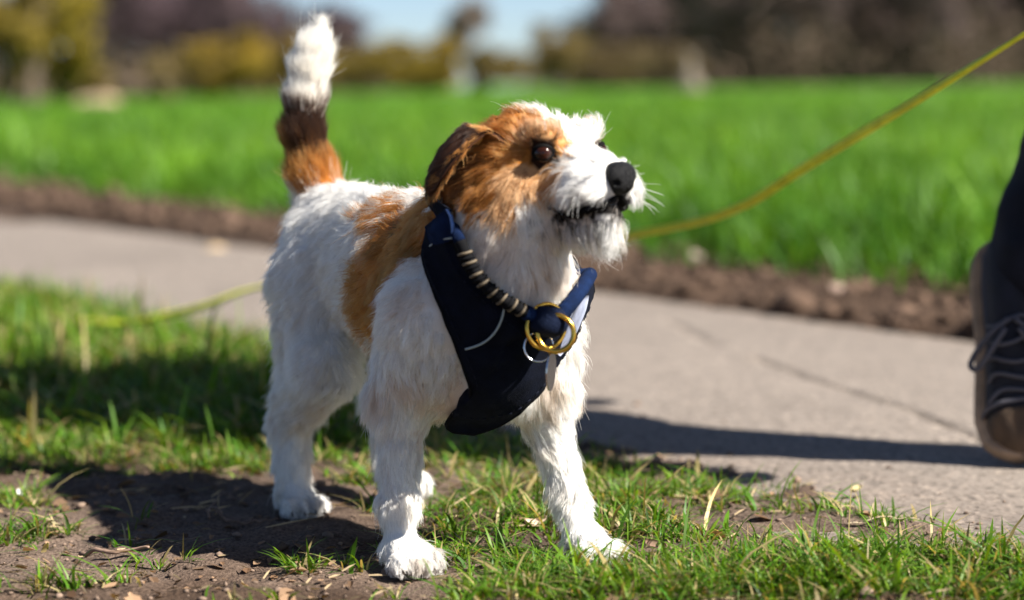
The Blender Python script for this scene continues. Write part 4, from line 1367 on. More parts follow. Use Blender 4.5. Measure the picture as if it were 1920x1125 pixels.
# whiskers
wr = []
for sg in (-1, 1):
    for i in range(11):
        wr.append((hl(0.085 + 0.02 * rng.random(), sg * 0.029, -0.018 - 0.014 * rng.random()),
                   unit(HF * (0.5 + 0.5 * rng.random()) + HL * sg * (0.6 + 0.5 * rng.random()) + HU * rng.normal(-0.2, 0.35)), 0.028 + 0.02 * rng.random()))
for i in range(6):
    wr.append((hl(0.045, (-1) ** i * 0.024, 0.03), unit(HF * 0.5 + HU * 1.0 + HL * rng.normal(0, 0.5)), 0.03))
W = np.array([[r0_ + d0_ * L_ * u + np.array([0, 0, -0.008]) * u * u for u in np.linspace(0, 1, 7)] for r0_, d0_, L_ in wr], np.float32)
allP.append(W); allR.append(np.full(len(W), 0.00022)); allC.append(np.tile([0.75, 0.74, 0.7], (len(W), 1)))
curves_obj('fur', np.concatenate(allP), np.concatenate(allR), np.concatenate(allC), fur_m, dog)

# face: eyes, nose, mouth, claws ----------------------------------------------------------------
def uv_ball(c, axes, rad, nu=24, nv=16, fn=None):
    th = np.linspace(0, math.pi, nv + 1)[1:-1]; ph = np.arange(nu) * 2 * math.pi / nu
    D = np.stack([np.sin(th)[:, None] * np.cos(ph), np.sin(th)[:, None] * np.sin(ph), np.cos(th)[:, None] * np.ones(nu)], -1).reshape(-1, 3)
    D = np.concatenate([D, [[0, 0, 1], [0, 0, -1]]])
    X = D * np.asarray(rad)
    if fn is not None:
        X = fn(X, D)
    V = np.asarray(c) + X @ np.asarray(axes)
    i, j = np.meshgrid(np.arange(nv - 2), np.arange(nu), indexing='ij')
    a = (i * nu + j).ravel(); b = (i * nu + (j + 1) % nu).ravel()
    F = np.stack([a, a + nu, b + nu, b], -1)
    k = np.arange(nu); k2 = (k + 1) % nu
    F2 = np.concatenate([np.stack([k, k2, np.full(nu, len(D) - 2)], -1), np.stack([k2 + (nv - 2) * nu, k + (nv - 2) * nu, np.full(nu, len(D) - 1)], -1)])
    return V, F, F2

m, N, Lk, B = new_mat('eye')
tc = N.new('ShaderNodeTexCoord')
at_ = N.new('ShaderNodeAttribute'); at_.attribute_name = 'col'
Lk.new(at_.outputs['Color'], B.inputs['Base Color'])
B.inputs['Roughness'].default_value = 0.08
B.inputs['Coat Weight'].default_value = 0.0
B.inputs['Specular IOR Level'].default_value = 0.3
B.inputs['Coat Roughness'].default_value = 0.02
eye_m = m
lid_m = simple_mat('eyelid', (0.003, 0.0025, 0.0025), 0.7, spec=0.08)
for sg in (-1, 1):
    c = hl(0.0590, sg * 0.0348, 0.0118)
    look = unit(HF * 0.72 + HL * sg * 0.62 + HU * 0.12)
    side = unit(np.cross(look, HU)); up = np.cross(side, look)
    v, f, f2 = uv_ball(c, np.stack([side, up, look]), (0.0090, 0.0090, 0.0090), 40, 40)
    w = (v - c) @ look / 0.0098
    ang = np.degrees(np.arccos(np.clip(w, -1, 1)))
    cc = np.tile(np.array([0.02, 0.012, 0.01]), (len(v), 1))
    iris = (ang < 44); cc[iris] = (0.022, 0.006, 0.0025)
    cc[(ang > 37) & (ang < 46)] = (0.03, 0.008, 0.004)
    cc[ang < 24] = (0.003, 0.002, 0.002)
    add_obj('eye', build_mesh('dog_eye', v, f, True, cc, faces2=f2), eye_m, dog)
    th = np.linspace(0, 2 * math.pi, 37)
    rim = c + look * 0.0052 + side * (0.0090 * np.cos(th))[:, None] + up * (0.0060 * np.sin(th))[:, None] - look * (0.0035 * np.cos(th) ** 2)[:, None]
    v, f, _ = tube(rim, 0.0021 + 0.0007 * np.sin(th), 8, cap=False)
    add_obj('eyelid', build_mesh('dog_eyelid', v, f, True), lid_m, dog)

def nose_shape(X, D):
    X = np.sign(X) * np.array([0.0130, 0.0165, 0.0155]) * np.abs(D) ** 0.82
    # X: (forward, left, up)
    X[:, 1] *= 1 - 0.28 * np.clip(-D[:, 2], 0, 1)
    for sg in (-1, 1):                      # nostrils
        d = np.linalg.norm((D - unit(np.array([0.62, sg * 0.72, -0.22]))) * np.array([1, 1, 1.6]), axis=1)
        X -= D * (0.0050 * np.exp(-(d / 0.20) ** 2))[:, None]
    X -= D * (0.0018 * np.exp(-(D[:, 1] / 0.10) ** 2) * (D[:, 0] > 0.2) * (D[:, 2] < 0.4))[:, None]
    return X
v, f, f2 = uv_ball(hl(0.1240, 0, -0.0120), HX, (0.0130, 0.0165, 0.0155), 48, 36, nose_shape)
add_obj('nose', build_mesh('dog_nose', v, f, True, faces2=f2), simple_mat('nose_leather', (0.003, 0.0028, 0.0035), 0.45, bump=(750, 1.0), spec=0.22), dog)
# dark lips following the mouth line
for sg in (-1, 1):
    L = [hl(0.120, 0.0, -0.026), hl(0.118, sg * 0.010, -0.034), hl(0.105, sg * 0.022, -0.0405), hl(0.085, sg * 0.028, -0.042), hl(0.072, sg * 0.029, -0.041), hl(0.060, sg * 0.030, -0.039)]
    L = spline(np.array(L), 24)
    v, f, f2 = tube(L, np.interp(np.linspace(0, 1, 24), [0, 0.2, 0.7, 1], [0.0035, 0.0045, 0.0035, 0.002]), 10, flat=0.8)
    add_obj('lip', build_mesh('dog_lip', v, f, True, faces2=f2), lid_m, dog)
# claws
claw_m = simple_mat('claw', (0.05, 0.04, 0.035), 0.4)
def claws(base_s, base_l, z):
    for t, tl in enumerate((-0.0195, -0.0066, 0.0066, 0.0195)):
        s0 = base_s + (0.005 if t in (1, 2) else 0)
        L = np.array([dl(s0, base_l + tl, z + 0.004), dl(s0 + 0.006, base_l + tl, z + 0.0025), dl(s0 + 0.008, base_l + tl, z - 0.003)])
        v, f, f2 = tube(L, [0.0022, 0.0018, 0.0005], 6)
        add_obj('claw', build_mesh('dog_claw', v, f, True, faces2=f2), claw_m, dog)
claws(0.041, -0.086, 0.010); claws(0.105, 0.086, 0.010); claws(-0.267, -0.070, 0.010); claws(-0.238, 0.044, 0.030)
# ---------------------------------------------------------------- leash
LP = [(1.00, 2.10, 0.83), (0.78, 2.22, 0.665), (0.583, 2.35, 0.525), (0.393, 2.65, 0.375), (0.306, 2.80, 0.305), (0.193, 2.95, 0.264), tuple(at(860, 490, 3.3)), tuple(at(505, 535, 3.45)), tuple(at(380, 575, 3.58)), tuple(at(240, 605, 3.70)), tuple(at(130, 600, 3.95)), tuple(at(0, 585, 4.2)), (-1.35, 4.35, 0.05), (-1.6, 4.4, 0.045), (-1.95, 4.3, 0.04)]
lp = spline(np.array(LP), 260)
T = unit(np.gradient(lp, axis=0))
tw = np.cumsum(0.045 + 0.05 * np.sin(np.arange(260) * 0.05)) + 0.4
a_ = unit(np.cross(T, [0, 0, 1.0])); b_ = np.cross(a_, T)
wd = a_ * np.cos(tw)[:, None] + b_ * np.sin(tw)[:, None]; nn = np.cross(T, wd)
prof = [(-1, 0.3), (-0.9, 1), (0.9, 1), (1, 0.3), (1, -0.3), (0.9, -1), (-0.9, -1), (-1, -0.3)]
V = np.stack([lp + wd * 0.0064 * x + nn * 0.0028 * y for x, y in prof], 1).reshape(-1, 3)
i = np.arange(259)[:, None] * 8; j = np.arange(8)[None]; j2 = (j + 1) % 8
Fq = np.stack([i + j, i + j2, i + 8 + j2, i + 8 + j], -1).reshape(-1, 4)
add_obj('dog_leash', build_mesh('dog_leash', V, Fq), simple_mat('leash_yellow', (0.72, 0.70, 0.025), 0.65, noise=(60, 0.15), bump=(700, 0.4)),
        label='long thin yellow leash running from the upper right behind the dog to the left grass', cat='leash')

# ---------------------------------------------------------------- person walking beside the dog
PO = np.array([0.80, 2.47, 0.0])
person = add_obj('person', None, label='person in dark trousers and a dark lace-up shoe stepping out at the right edge', cat='person', loc=tuple(PO))
bpy.context.view_layer.update()
pf = unit(np.array([0.92, -0.39, 0])); pl_ = np.array([-pf[1], pf[0], 0])
ank, knee, hip = np.array([0.658, 2.560, 0.255]), np.array([0.765, 2.51, 0.60]), np.array([0.80, 2.52, 0.98])
hip2 = np.array([0.80, 2.52, 0.98]) - pl_ * 0.17
knee2, ank2 = np.array([0.905, 2.425, 0.53]), np.array([0.925, 2.425, 0.105])
pel = (hip + hip2) / 2 + np.array([0, 0, 0.06])
chest = pel + np.array([0.02, -0.01, 0.36]); neck = chest + np.array([0.015, 0, 0.17]); head = neck + np.array([0.035, -0.01, 0.17])
shL = chest + pl_ * 0.18 + np.array([0, 0, 0.08]); shR = chest - pl_ * 0.18 + np.array([0, 0, 0.08])
elR = shR + np.array([0.03, -0.06, -0.28]); haR = np.array([0.965, 2.125, 0.86])
elL = shL + np.array([-0.06, 0.05, -0.28]); haL = elL + np.array([0.06, 0.03, -0.25])
def C_(a, b, r1, r2, k=0.04): return ('c', a, b, r1, r2, k)
pb = [C_(hip, knee, .075, .052), C_(knee, ank, .05, .036), C_(hip2, knee2, .075, .052), C_(knee2, ank2, .05, .036), C_(ank2, ank2 + pf * .09 + [0, 0, -.070], .030, .018),
      C_(ank, at(1905, 560, 2.585), .034, .026), C_(at(1905, 560, 2.585), at(1905, 700, 2.555), .026, .022),
      C_(pel - pl_ * .05, pel + pl_ * .05, .12, .12), C_(pel, chest, .11, .125), C_(shR, shL, .065, .065), C_(chest, neck, .11, .055), C_(neck, head - [0, 0, .05], .052, .055),
      C_(head - [0, 0, .06], head + [0, 0, .04], .072, .092), C_(head + pf * .06 - [0, 0, .07], head + pf * .05, .045, .05), C_(head + pf * .095 - [0, 0, .03], head + pf * .085 + [0, 0, .015], .016, .012, .012),
      C_(shR, elR, .052, .040), C_(elR, haR, .038, .026), C_(shL, elL, .052, .040), C_(elL, haL, .038, .026)]
for sg in (-1, 1):
    e_ = head + pl_ * sg * .088
    pb.append(C_(e_ + [0, 0, .015], e_ - [0, 0, .025], .016, .012, .01))
for (h0, d0, grip) in ((haR, unit(haR - elR), True), (haL, unit(haL - elL), False)):
    palm = h0 + d0 * 0.06
    sd_ = unit(np.cross(d0, [0.3, 0.1, 1])); bk_ = np.cross(sd_, d0)
    pb.append(C_(h0, palm, .027, .030, .02))
    for k in range(4):
        L1 = [.036, .042, .040, .032][k]
        a0 = palm + sd_ * (k - 1.5) * 0.019 + d0 * 0.012
        cv = 0.95 if grip else 0.35
        a1 = a0 + unit(d0 + bk_ * cv * 0.6) * L1
        a2 = a1 + unit(d0 * (1 - cv) + bk_ * cv) * L1 * 0.8
        a3 = a2 + unit(d0 * (0.6 - 1.5 * cv) + bk_ * cv * 0.7) * L1 * 0.6
        pb += [C_(a0, a1, .0095, .009, .006), C_(a1, a2, .009, .0085, .006), C_(a2, a3, .0085, .0075, .006)]
    t0 = h0 + d0 * 0.025 + sd_ * -0.028
    t1 = t0 + unit(d0 * 0.8 - sd_ * 0.6 + bk_ * 0.4) * 0.04
    pb += [C_(t0, t1, .012, .011, .012), C_(t1, t1 + unit(d0 * 0.7 + bk_ * 0.8) * 0.032, .0105, .009, .006)]
fn = lambda p: sdf_eval(pb, p)
allp = np.array([q[1] for q in pb] + [q[2] for q in pb])
V, Qd = surface_nets(fn, allp.min(0) - 0.14, allp.max(0) + 0.14, 0.011, relax=1)
skin = simple_mat('person_skin', (0.55, 0.32, 0.22), 0.55)
add_obj('body', build_mesh('person_body', V, Qd), skin, person)
fold = lambda p, a: (a * vnoise(p, 16, 2) + a * 0.6 * vnoise(p * np.array([1, 1, 2.2]), 22, 5)).astype(np.float32)
pt = [C_(hip, knee, .100, .080, .05), C_(knee, ank + [0.002, 0, -0.005], .078, .068, .04), C_(hip2, knee2, .100, .080, .05), C_(knee2, ank2 + [0, 0, .0], .078, .072, .04), C_(pel - pl_ * .05, pel + pl_ * .05, .135, .135, .05)]
allp = np.array([q[1] for q in pt] + [q[2] for q in pt])
V, Qd = surface_nets(lambda p: sdf_eval(pt, p) + fold(p, 0.007), allp.min(0) - 0.17, allp.max(0) + 0.17, 0.011, relax=1)
trousers_m = simple_mat('trouser_cloth', (0.007, 0.008, 0.016), 0.85, noise=(30, 0.3), bump=(600, 0.4), spec=0.2)
add_obj('trousers', build_mesh('trousers', V, Qd), trousers_m, person)
pj = [C_(pel - [0, 0, .20], chest, .185, .155, .06), C_(pel - [0, 0, .18] - pl_ * .06, pel - [0, 0, .18] + pl_ * .06, .18, .18, .06), C_(shR, shL, .092, .092, .05), C_(chest, neck - [0, 0, .02], .13, .075, .05), C_(shR, elR, .072, .060), C_(elR, haR - unit(haR - elR) * .01, .058, .044), C_(shL, elL, .072, .060), C_(elL, haL, .058, .044)]  # unseen low hem, lengthened to broaden the shadow on the path
allp = np.array([q[1] for q in pj] + [q[2] for q in pj])
V, Qd = surface_nets(lambda p: sdf_eval(pj, p) + fold(p, 0.008), allp.min(0) - 0.19, allp.max(0) + 0.19, 0.013, relax=1)
add_obj('jacket', build_mesh('jacket', V, Qd), simple_mat('jacket_cloth', (0.02, 0.026, 0.04), 0.75, noise=(20, 0.3), bump=(500, 0.3)), person)
ph = [C_(head + [0, 0, .055] - pf * .02, head + [0, 0, .03] - pf * .05, .088, .09, .03), C_(head - pf * .07, head - pf * .06 - [0, 0, .10], .07, .05, .03)]
allp = np.array([q[1] for q in ph] + [q[2] for q in ph])
V, Qd = surface_nets(lambda p: sdf_eval(ph, p) + (0.006 * vnoise(p, 60, 2)).astype(np.float32), allp.min(0) - 0.12, allp.max(0) + 0.12, 0.010, relax=0)
add_obj('hair', build_mesh('person_hair', V, Qd), simple_mat('person_hair', (0.03, 0.018, 0.010), 0.5), person)

# shoes: lofted along the sole line
sole_m = simple_mat('shoe_sole', (0.30, 0.205, 0.135), 0.8, noise=(40, 0.3), bump=(300, 0.4))
upper_m = simple_mat('shoe_upper', (0.007, 0.007, 0.014), 0.85, noise=(60, 0.4), bump=(500, 0.5))
suede_m = simple_mat('shoe_toe_cap', (0.070, 0.042, 0.024), 0.85, noise=(50, 0.35), bump=(400, 0.5))
lace_m = simple_mat('shoe_lace', (0.075, 0.072, 0.09), 0.85, bump=(900, 0.5))
def shoe(path, W, dsign, label=None):
    n = 30
    P = spline(np.array(path), n)
    T = unit(np.gradient(P, axis=0))
    W = unit(np.asarray(W, float))
    Wd = np.array([unit(W - t * (W @ t)) for t in T])
    D = np.cross(T, Wd) * dsign
    t = np.linspace(0, 1, n)
    hw = np.interp(t, [0, .03, .10, .22, .42, .55, .72, .86, .95, 1], [.016, .027, .035, .0365, .031, .036, .045, .042, .029, .010])
    hh = np.interp(t, [0, .05, .15, .35, .5, .7, .88, .96, 1], [.045, .080, .090, .092, .084, .060, .046, .034, .012])
    so = add_obj('shoe', None, parent=None, loc=tuple(P[n // 2]))
    so.parent = person; so.matrix_parent_inverse = Matrix.Translation(-person.location)
    bpy.context.view_layer.update()
    def put(name, V, F, mat, smooth=True, f2=None):
        o = bpy.data.objects.new(name, build_mesh(name, V - P[n // 2], F, smooth, faces2=f2)); COL.objects.link(o)
        o.data.materials.append(mat); o.parent = so
        return o
    def loft(sec, i0, i1, name, mat):
        m = sec(0).shape[0]
        V = []
        for i in range(i0, i1):
            s = sec(i)
            V.append(P[i] + s[:, :1] * Wd[i] + s[:, 1:] * D[i])
        V = np.array(V)
        k = i1 - i0
        a = np.arange(k - 1)[:, None] * m; j = np.arange(m)[None]; j2 = (j + 1) % m
        F = np.stack([a + j, a + j2, a + m + j2, a + m + j], -1).reshape(-1, 4)
        Vf = np.concatenate([V.reshape(-1, 3), [V[0].mean(0)], [V[-1].mean(0)]])
        jj = np.arange(m); jn = (jj + 1) % m
        F2 = np.concatenate([np.stack([jn, jj, np.full(m, k * m)], -1), np.stack([(k - 1) * m + jj, (k - 1) * m + jn, np.full(m, k * m + 1)], -1)])
        return put(name, Vf, F, mat, True, F2)
    th = np.linspace(0, 2 * math.pi, 21)[:-1]
    def sq(x): return np.sign(x) * np.abs(x) ** 0.45
    sole_sec = lambda i: np.stack([(hw[i] + .008) * sq(np.cos(th)), 0.0115 + 0.0115 * sq(np.sin(th))], -1)
    loft(sole_sec, 0, n, 'sole', sole_m)
    def up_sec(i, g=0.0):
        return np.stack([(hw[i] * 0.86 + g) * np.sign(np.cos(th)) * np.abs(np.cos(th)) ** 0.7, 0.020 + np.where(np.sin(th) > 0, (hh[i] + g - 0.012) * np.abs(np.sin(th)) ** 0.75, 0.004 * np.sin(th))], -1)
    loft(up_sec, 1, n - 1, 'upper', upper_m)
    loft(lambda i: up_sec(i, 0.0022), 22, n, 'toe_cap', suede_m)
    # eyestays and laces over the instep
    for k, i in enumerate((12, 14, 16, 18, 20)):
        c = up_sec(i, 0.004)
        arc = np.array([P[i] + c[q, 0] * Wd[i] + c[q, 1] * D[i] + T[i] * 0.006 * math.sin(q * 1.2 + k) for q in range(2, 9)])
        v, f, f2 = tube(spline(arc, 16), 0.0026, 7)
        put('lace', v, f, lace_m, True, f2)
    for sgn in (-1, 1):
        i0 = 12
        v0 = [P[i0] + up_sec(i0, .004)[3 if sgn > 0 else 7, 0] * Wd[i0] + up_sec(i0, .004)[3, 1] * D[i0]]
        side_w = Wd[i0] * (1 if sgn > 0 else -1)
        v0[0] = P[i0] + up_sec(i0, .006)[5, 1] * D[i0] + side_w * 0.004
        pts = [v0[0], v0[0] + side_w * .020 - D[i0] * .012 + T[i0] * .014, v0[0] + side_w * .040 - D[i0] * .030 + T[i0] * .034, v0[0] + side_w * .046 - D[i0] * .036 + T[i0] * .048, v0[0] + side_w * .038 - D[i0] * .030 + T[i0] * .054, v0[0] + side_w * .026 - D[i0] * .014 + T[i0] * .042, v0[0] + side_w * .004 - D[i0] * .0 + T[i0] * .012]
        v, f, f2 = tube(spline(np.array(pts), 30), 0.0034, 8)
        put('lace', v, f, lace_m, True, f2)
    rimc = np.array([P[21] + c[0] * Wd[21] + c[1] * D[21] for c in up_sec(21, 0.0035)[0:11]])
    v, f, f2 = tube(rimc, 0.003, 7)
    put('toe_seam', v, f, lace_m, True, f2)
    # pale collar seam
    seam = np.array([P[i] + up_sec(i, 0.003)[2, 0] * Wd[i] * s_ + up_sec(i, 0.003)[2, 1] * D[i] for s_, i in [(1, k) for k in range(4, 14)]])
    for s_ in (1, -1):
        seam = np.array([P[i] + up_sec(i, 0.003)[2, 0] * Wd[i] * s_ + (up_sec(i, 0.003)[2, 1] * 0.8) * D[i] for i in range(3, 15)])
        v, f, f2 = tube(seam, 0.0022, 6)
        put('seam', v, f, lace_m, True, f2)
    return so
path = np.array([at(1884, 462, 2.645), at(1884, 540, 2.625), at(1886, 640, 2.595), at(1896, 735, 2.565), at(1912, 815, 2.535), at(1930, 868, 2.505)])
path[:, 2] = np.maximum(path[:, 2], 0.004)
shoe(path, (0.985, -0.17, 0.0), 1)
g0 = ank2 - pf * 0.075
shoe([np.array([*(g0 + pf * k)[:2], z]) for k, z in ((0, .004), (.06, .003), (.13, .003), (.20, .003), (.26, .006), (.285, .012))], pl_, 1)

# ---------------------------------------------------------------- small things lying on the ground
litter_m = attr_mat('dry_litter', 0.8, transl=0.15, spec=0.2)
def leaf_mesh(c, ang, size, curlz, col):
    n = len(c)
    V, F = [], []
    d = np.stack([np.cos(ang), np.sin(ang), rng.normal(0, 0.25, n)], -1); s = np.stack([-np.sin(ang), np.cos(ang), rng.normal(0, 0.3, n)], -1)
    out = [(-1, 0, 0), (-.4, .5, 1), (.3, .45, .9), (1, 0, 0.3), (.3, -.45, .9), (-.4, -.5, 1), (0, 0, 0)]
    V = np.stack([c + d * (a * size)[:, None] + s * (b * size)[:, None] + np.array([0, 0, 1]) * (z * curlz * size)[:, None] for a, b, z in out], 1).reshape(-1, 3)
    b0 = (np.arange(n) * 7)[:, None]
    F = np.concatenate([np.concatenate([b0 + 6, b0 + k, b0 + (k + 1) % 6], 1) for k in range(6)])
    return V, F, np.repeat(col, 7, 0)
n = 2600
X, Y = scatter_verge(n * 3, 1.6, 4.6, 0.3, 1.0)
p, q = pq(X, Y)
wgt = (0.25 + 0.9 * sstep(0, 0.4, noise2(X, Y, 5, 81, 3))) * (q < q_near(p) + 0.02)
ok = rng.random(len(X)) < wgt
X, Y = X[ok][:n], Y[ok][:n]
n = len(X)
k = rng.random((n, 1))
colr = np.array([0.30, 0.19, 0.115]) * (1 - k) + np.array([0.10, 0.055, 0.03]) * k
lv, lf, lc = leaf_mesh(np.stack([X, Y, gz(X, Y) + 0.003], -1), rng.random(n) * 6.28, np.clip(rng.lognormal(-5.2, 0.5, n), 0.002, 0.014), rng.random(n) * 0.5, colr * (0.5 + 0.9 * rng.random((n, 1))))
# straw and stalks
ns = 1800
X, Y = scatter_verge(ns * 3, 1.6, 4.6, 0.3)
p, q = pq(X, Y); ok = q < q_near(p) + 0.03
X, Y = X[ok][:ns], Y[ok][:ns]; ns = len(X)
a = rng.random(ns) * 6.28; L = np.clip(rng.lognormal(-3.9, 0.5, ns), 0.006, 0.06)
d = np.stack([np.cos(a), np.sin(a), rng.normal(0.05, 0.15, ns)], -1); s = np.stack([-np.sin(a), np.cos(a), np.zeros(ns)], -1)
c = np.stack([X, Y, gz(X, Y) + 0.004], -1)
wd_ = 0.0007
sv = np.stack([c - s * wd_, c + s * wd_ + [0, 0, .001], c + d * L[:, None] * .5 + s * wd_ + [0, 0, .0015], c + d * L[:, None] * .5 - s * wd_, c + d * L[:, None]], 1).reshape(-1, 3)
b0 = (np.arange(ns) * 5)[:, None]
sf = np.concatenate([np.concatenate([b0, b0 + 1, b0 + 2], 1), np.concatenate([b0, b0 + 2, b0 + 3], 1), np.concatenate([b0 + 3, b0 + 2, b0 + 4], 1)])
sc_ = np.repeat(np.array([0.36, 0.27, 0.16]) * (0.3 + 0.9 * rng.random((ns, 1))), 5, 0)
add_obj('leaf_litter', build_mesh('leaf_litter', np.concatenate([lv, sv]), np.concatenate([lf, sf + len(lv)]), False, np.concatenate([lc, sc_])), litter_m,
        label='dry leaf crumbs and straw scattered over the verge soil', cat='litter', kind='stuff')
# crumbs of soil and grit
def lumps(C, R, col, seed):
    rg = np.random.default_rng(seed)
    ico = np.array([(0, 0, 1), (.9, 0, .4), (.28, .85, .4), (-.72, .53, .4), (-.72, -.53, .4), (.28, -.85, .4), (.72, .53, -.4), (-.28, .85, -.4), (-.9, 0, -.4), (-.28, -.85, -.4), (.72, -.53, -.4), (0, 0, -1)])
    f = np.array([(0, 1, 2), (0, 2, 3), (0, 3, 4), (0, 4, 5), (0, 5, 1), (1, 6, 2), (2, 6, 7), (2, 7, 3), (3, 7, 8), (3, 8, 4), (4, 8, 9), (4, 9, 5), (5, 9, 10), (5, 10, 1), (1, 10, 6), (6, 11, 7), (7, 11, 8), (8, 11, 9), (9, 11, 10), (10, 11, 6)])
    n = len(C)
    V = ico[None] * (1 + rg.normal(0, 0.2, (n, 12, 1))) * (np.array([1, 1, 0.75]) * (1 + rg.normal(0, 0.15, (n, 1, 3)))) * R[:, None, None] + C[:, None]
    F = (f[None] + (np.arange(n) * 12)[:, None, None]).reshape(-1, 3)
    return V.reshape(-1, 3), F, np.repeat(col, 12, 0)
n = 4200
X, Y = scatter_verge(n * 2, 1.6, 4.2, 0.2, 1.2)
p, q = pq(X, Y); ok = q < q_near(p) + 0.05 + 0.25 * (rng.random(len(X)) < 0.06)
X, Y = X[ok][:n], Y[ok][:n]
R = np.clip(rng.lognormal(-6.3, 0.55, len(X)), 0.0006, 0.009)
p, q = pq(X, Y)
c1 = np.array([0.17, 0.12, 0.09]) * (0.35 + 1.1 * rng.random((len(X), 1)))
zz = np.where(q > q_near(p) - 0.02, np.maximum(gz(X, Y), 0), gz(X, Y))
v1, f1, cc1 = lumps(np.stack([X, Y, zz + R * 0.3], -1), R, c1, 1)
n = 2600
pp_ = rng.random(n) * 9 + 1.8
qq_ = q_far(pp_) + 0.02 + rng.random(n) ** 1.2 * (q_crop(pp_) - q_far(pp_) + 0.25)
X, Y = xy(pp_, qq_)
R = np.clip(rng.lognormal(-4.6, 0.55, n), 0.003, 0.045)
c2 = np.array([0.085, 0.055, 0.039]) * (0.4 + 1.2 * rng.random((n, 1)))
v2, f2, cc2 = lumps(np.stack([X, Y, gz(X, Y) + R * 0.25], -1), R, c2, 2)
add_obj('soil_crumbs', build_mesh('soil_crumbs', np.concatenate([v1, v2]), np.concatenate([f1, f2 + len(v1)]), True, np.concatenate([cc1, cc2])), attr_mat('soil_crumb', 0.95, spec=0.1),
        label='loose crumbs and clods of soil along both edges of the path', cat='soil', kind='stuff')

# stones that stand out at the field edge
def stone(px, py, r, col, label, seed, name='stone', cat='stone', group=None, z=None):
    g = ground_at(px, py, 0.03)
    V, F, F2 = uv_ball((0, 0, 0), np.eye(3), (r, r * 0.85, r * 0.7), 14, 10)
    V = V * (1 + 0.18 * vnoise(V, 1.6 / r, seed) + 0.08 * vnoise(V, 4 / r, seed + 1))[:, None]
    g[2] = float(gz(np.array([g[0]]), np.array([g[1]]))[0]) + r * 0.3 if z is None else z
    add_obj(name, build_mesh(name, V, F, True, faces2=F2), simple_mat('stone_' + str(seed), col, 0.85, noise=(30, 0.25), bump=(150, 0.5)), label=label, cat=cat, group=group, loc=tuple(g))
stone(1300, 488, 0.022, (0.42, 0.32, 0.27), 'pale pinkish stone nearest the dog\'s chin among the crop edge', 1)
stone(1342, 474, 0.021, (0.38, 0.29, 0.24), 'pale stone just right of the pinkish one at the crop edge', 2)
stone(1418, 466, 0.016, (0.33, 0.24, 0.19), 'small brownish stone among green blades right of two pale stones', 3)
stone(1446, 494, 0.020, (0.46, 0.44, 0.32), 'yellowish pale stone lying low in front of the crop edge', 4)
stone(1565, 548, 0.026, (0.26, 0.18, 0.14), 'brown clod-like stone on the soil strip beside the path', 5)
stone(400, 448, 0.040, (0.40, 0.29, 0.17), 'tan stone on the soil strip left of the dog\'s tail base', 6)
stone(1820, 620, 0.010, (0.40, 0.27, 0.10), 'small ochre stone at the path rim near the shoe', 7)
# twigs, a leaf, a petal in the foreground
def twig(pts, r, col, label, seed):
    P_ = spline(np.array([ground_at(*v) for v in pts]), 30)
    P_[:, 2] = gz(P_[:, 0], P_[:, 1]) + r * 1.2 + 0.004
    P_ += 0.0025 * np.stack([vnoise(P_, 60, seed + k) for k in range(3)], -1)
    v, f, f2 = tube(P_, r * np.linspace(1, 0.5, 30), 7)
    c0 = P_[15].copy()
    add_obj('twig', build_mesh('twig', v - c0, f, True, faces2=f2), simple_mat('twig_%d' % seed, col, 0.9, noise=(80, 0.4)), label=label, cat='twig', loc=tuple(c0))
twig([(390, 985), (395, 965), (430, 935), (440, 925)], 0.0016, (0.16, 0.10, 0.07), 'thin bent twig standing in the dog\'s shadow behind its hind paw', 1)
twig([(395, 975), (430, 990), (480, 992), (520, 1000)], 0.0017, (0.15, 0.09, 0.06), 'dark twig lying flat in the dog\'s shadow left of its fore paw', 2)
twig([(150, 1043), (200, 1052), (250, 1053), (278, 1056)], 0.0026, (0.22, 0.14, 0.10), 'thick pale-ended twig on the bare soil at lower left', 3)
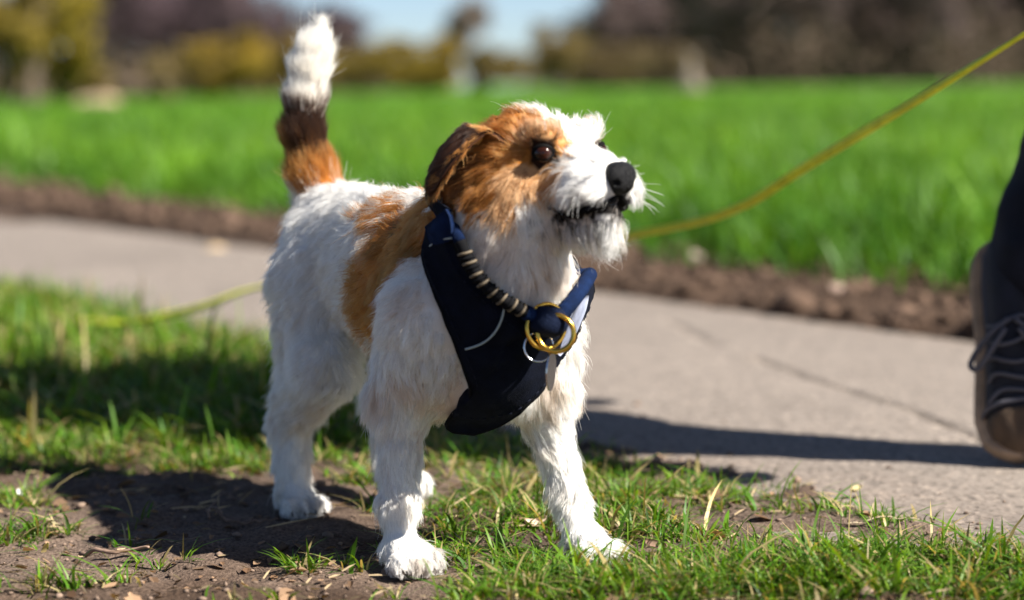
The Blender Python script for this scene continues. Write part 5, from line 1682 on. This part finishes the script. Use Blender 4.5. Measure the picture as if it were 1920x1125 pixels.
twig([(255, 1030), (330, 1032), (380, 1036)], 0.0014, (0.10, 0.07, 0.05), 'thin straight twig above the thick one at lower left', 4)
twig([(1310, 955), (1350, 958), (1372, 956)], 0.0018, (0.09, 0.06, 0.05), 'short dark twig on the bare patch right of the fore paw', 5)
twig([(1590, 995), (1660, 992), (1725, 990)], 0.0010, (0.42, 0.33, 0.22), 'thin straw-coloured stalk lying at the path edge', 6)
def big_leaf(name, px, py, size, col, label, cat, seed, tilt=0.6, z=0.012):
    g = ground_at(px, py); g[2] = float(gz(np.array([g[0]]), np.array([g[1]]))[0]) + z
    a = np.linspace(-1, 1, 11); b = np.linspace(-1, 1, 7)
    G = np.array([[(x * size, y * size * 0.55 * math.sqrt(max(0.02, 1 - x * x)), size * (0.35 * y * y + 0.2 * x * x + 0.1 * math.sin(3 * x + seed))) for y in b] for x in a])
    R = Matrix.Rotation(tilt, 3, 'X') @ Matrix.Rotation(seed * 1.3, 3, 'Z')
    G = G @ np.array(R).T
    V, F = sheet(G, 0.0006, np.array([0, 0, 1.0]))
    add_obj(name, build_mesh(name, V, F), simple_mat('leaf_%s_%d' % (name, seed), col, 0.7, noise=(120, 0.25)), label=label, cat=cat, loc=tuple(g))
big_leaf('dry_leaf', 662, 772, 0.016, (0.55, 0.40, 0.30), 'pale curled dry leaf standing between the dog\'s hind and fore legs', 'leaf', 1, 1.1, 0.012)
big_leaf('dry_leaf', 1230, 1048, 0.012, (0.24, 0.15, 0.10), 'brown crumpled leaf just right of the stepping fore paw', 'leaf', 2, 0.4, 0.006)
big_leaf('dry_leaf', 1605, 935, 0.010, (0.36, 0.30, 0.14), 'yellowish dry leaf lying alone on the concrete', 'leaf', 3, 0.1, 0.034)
big_leaf('flower_petal', 38, 936, 0.0055, (0.80, 0.78, 0.74), 'tiny white petal on the soil at the left edge', 'petal', 4, 0.5, 0.006)
big_leaf('dry_leaf', 1005, 998, 0.012, (0.62, 0.45, 0.34), 'pale pinkish leaf lying by the inner side of the stepping paw', 'leaf', 5, 0.3, 0.006)
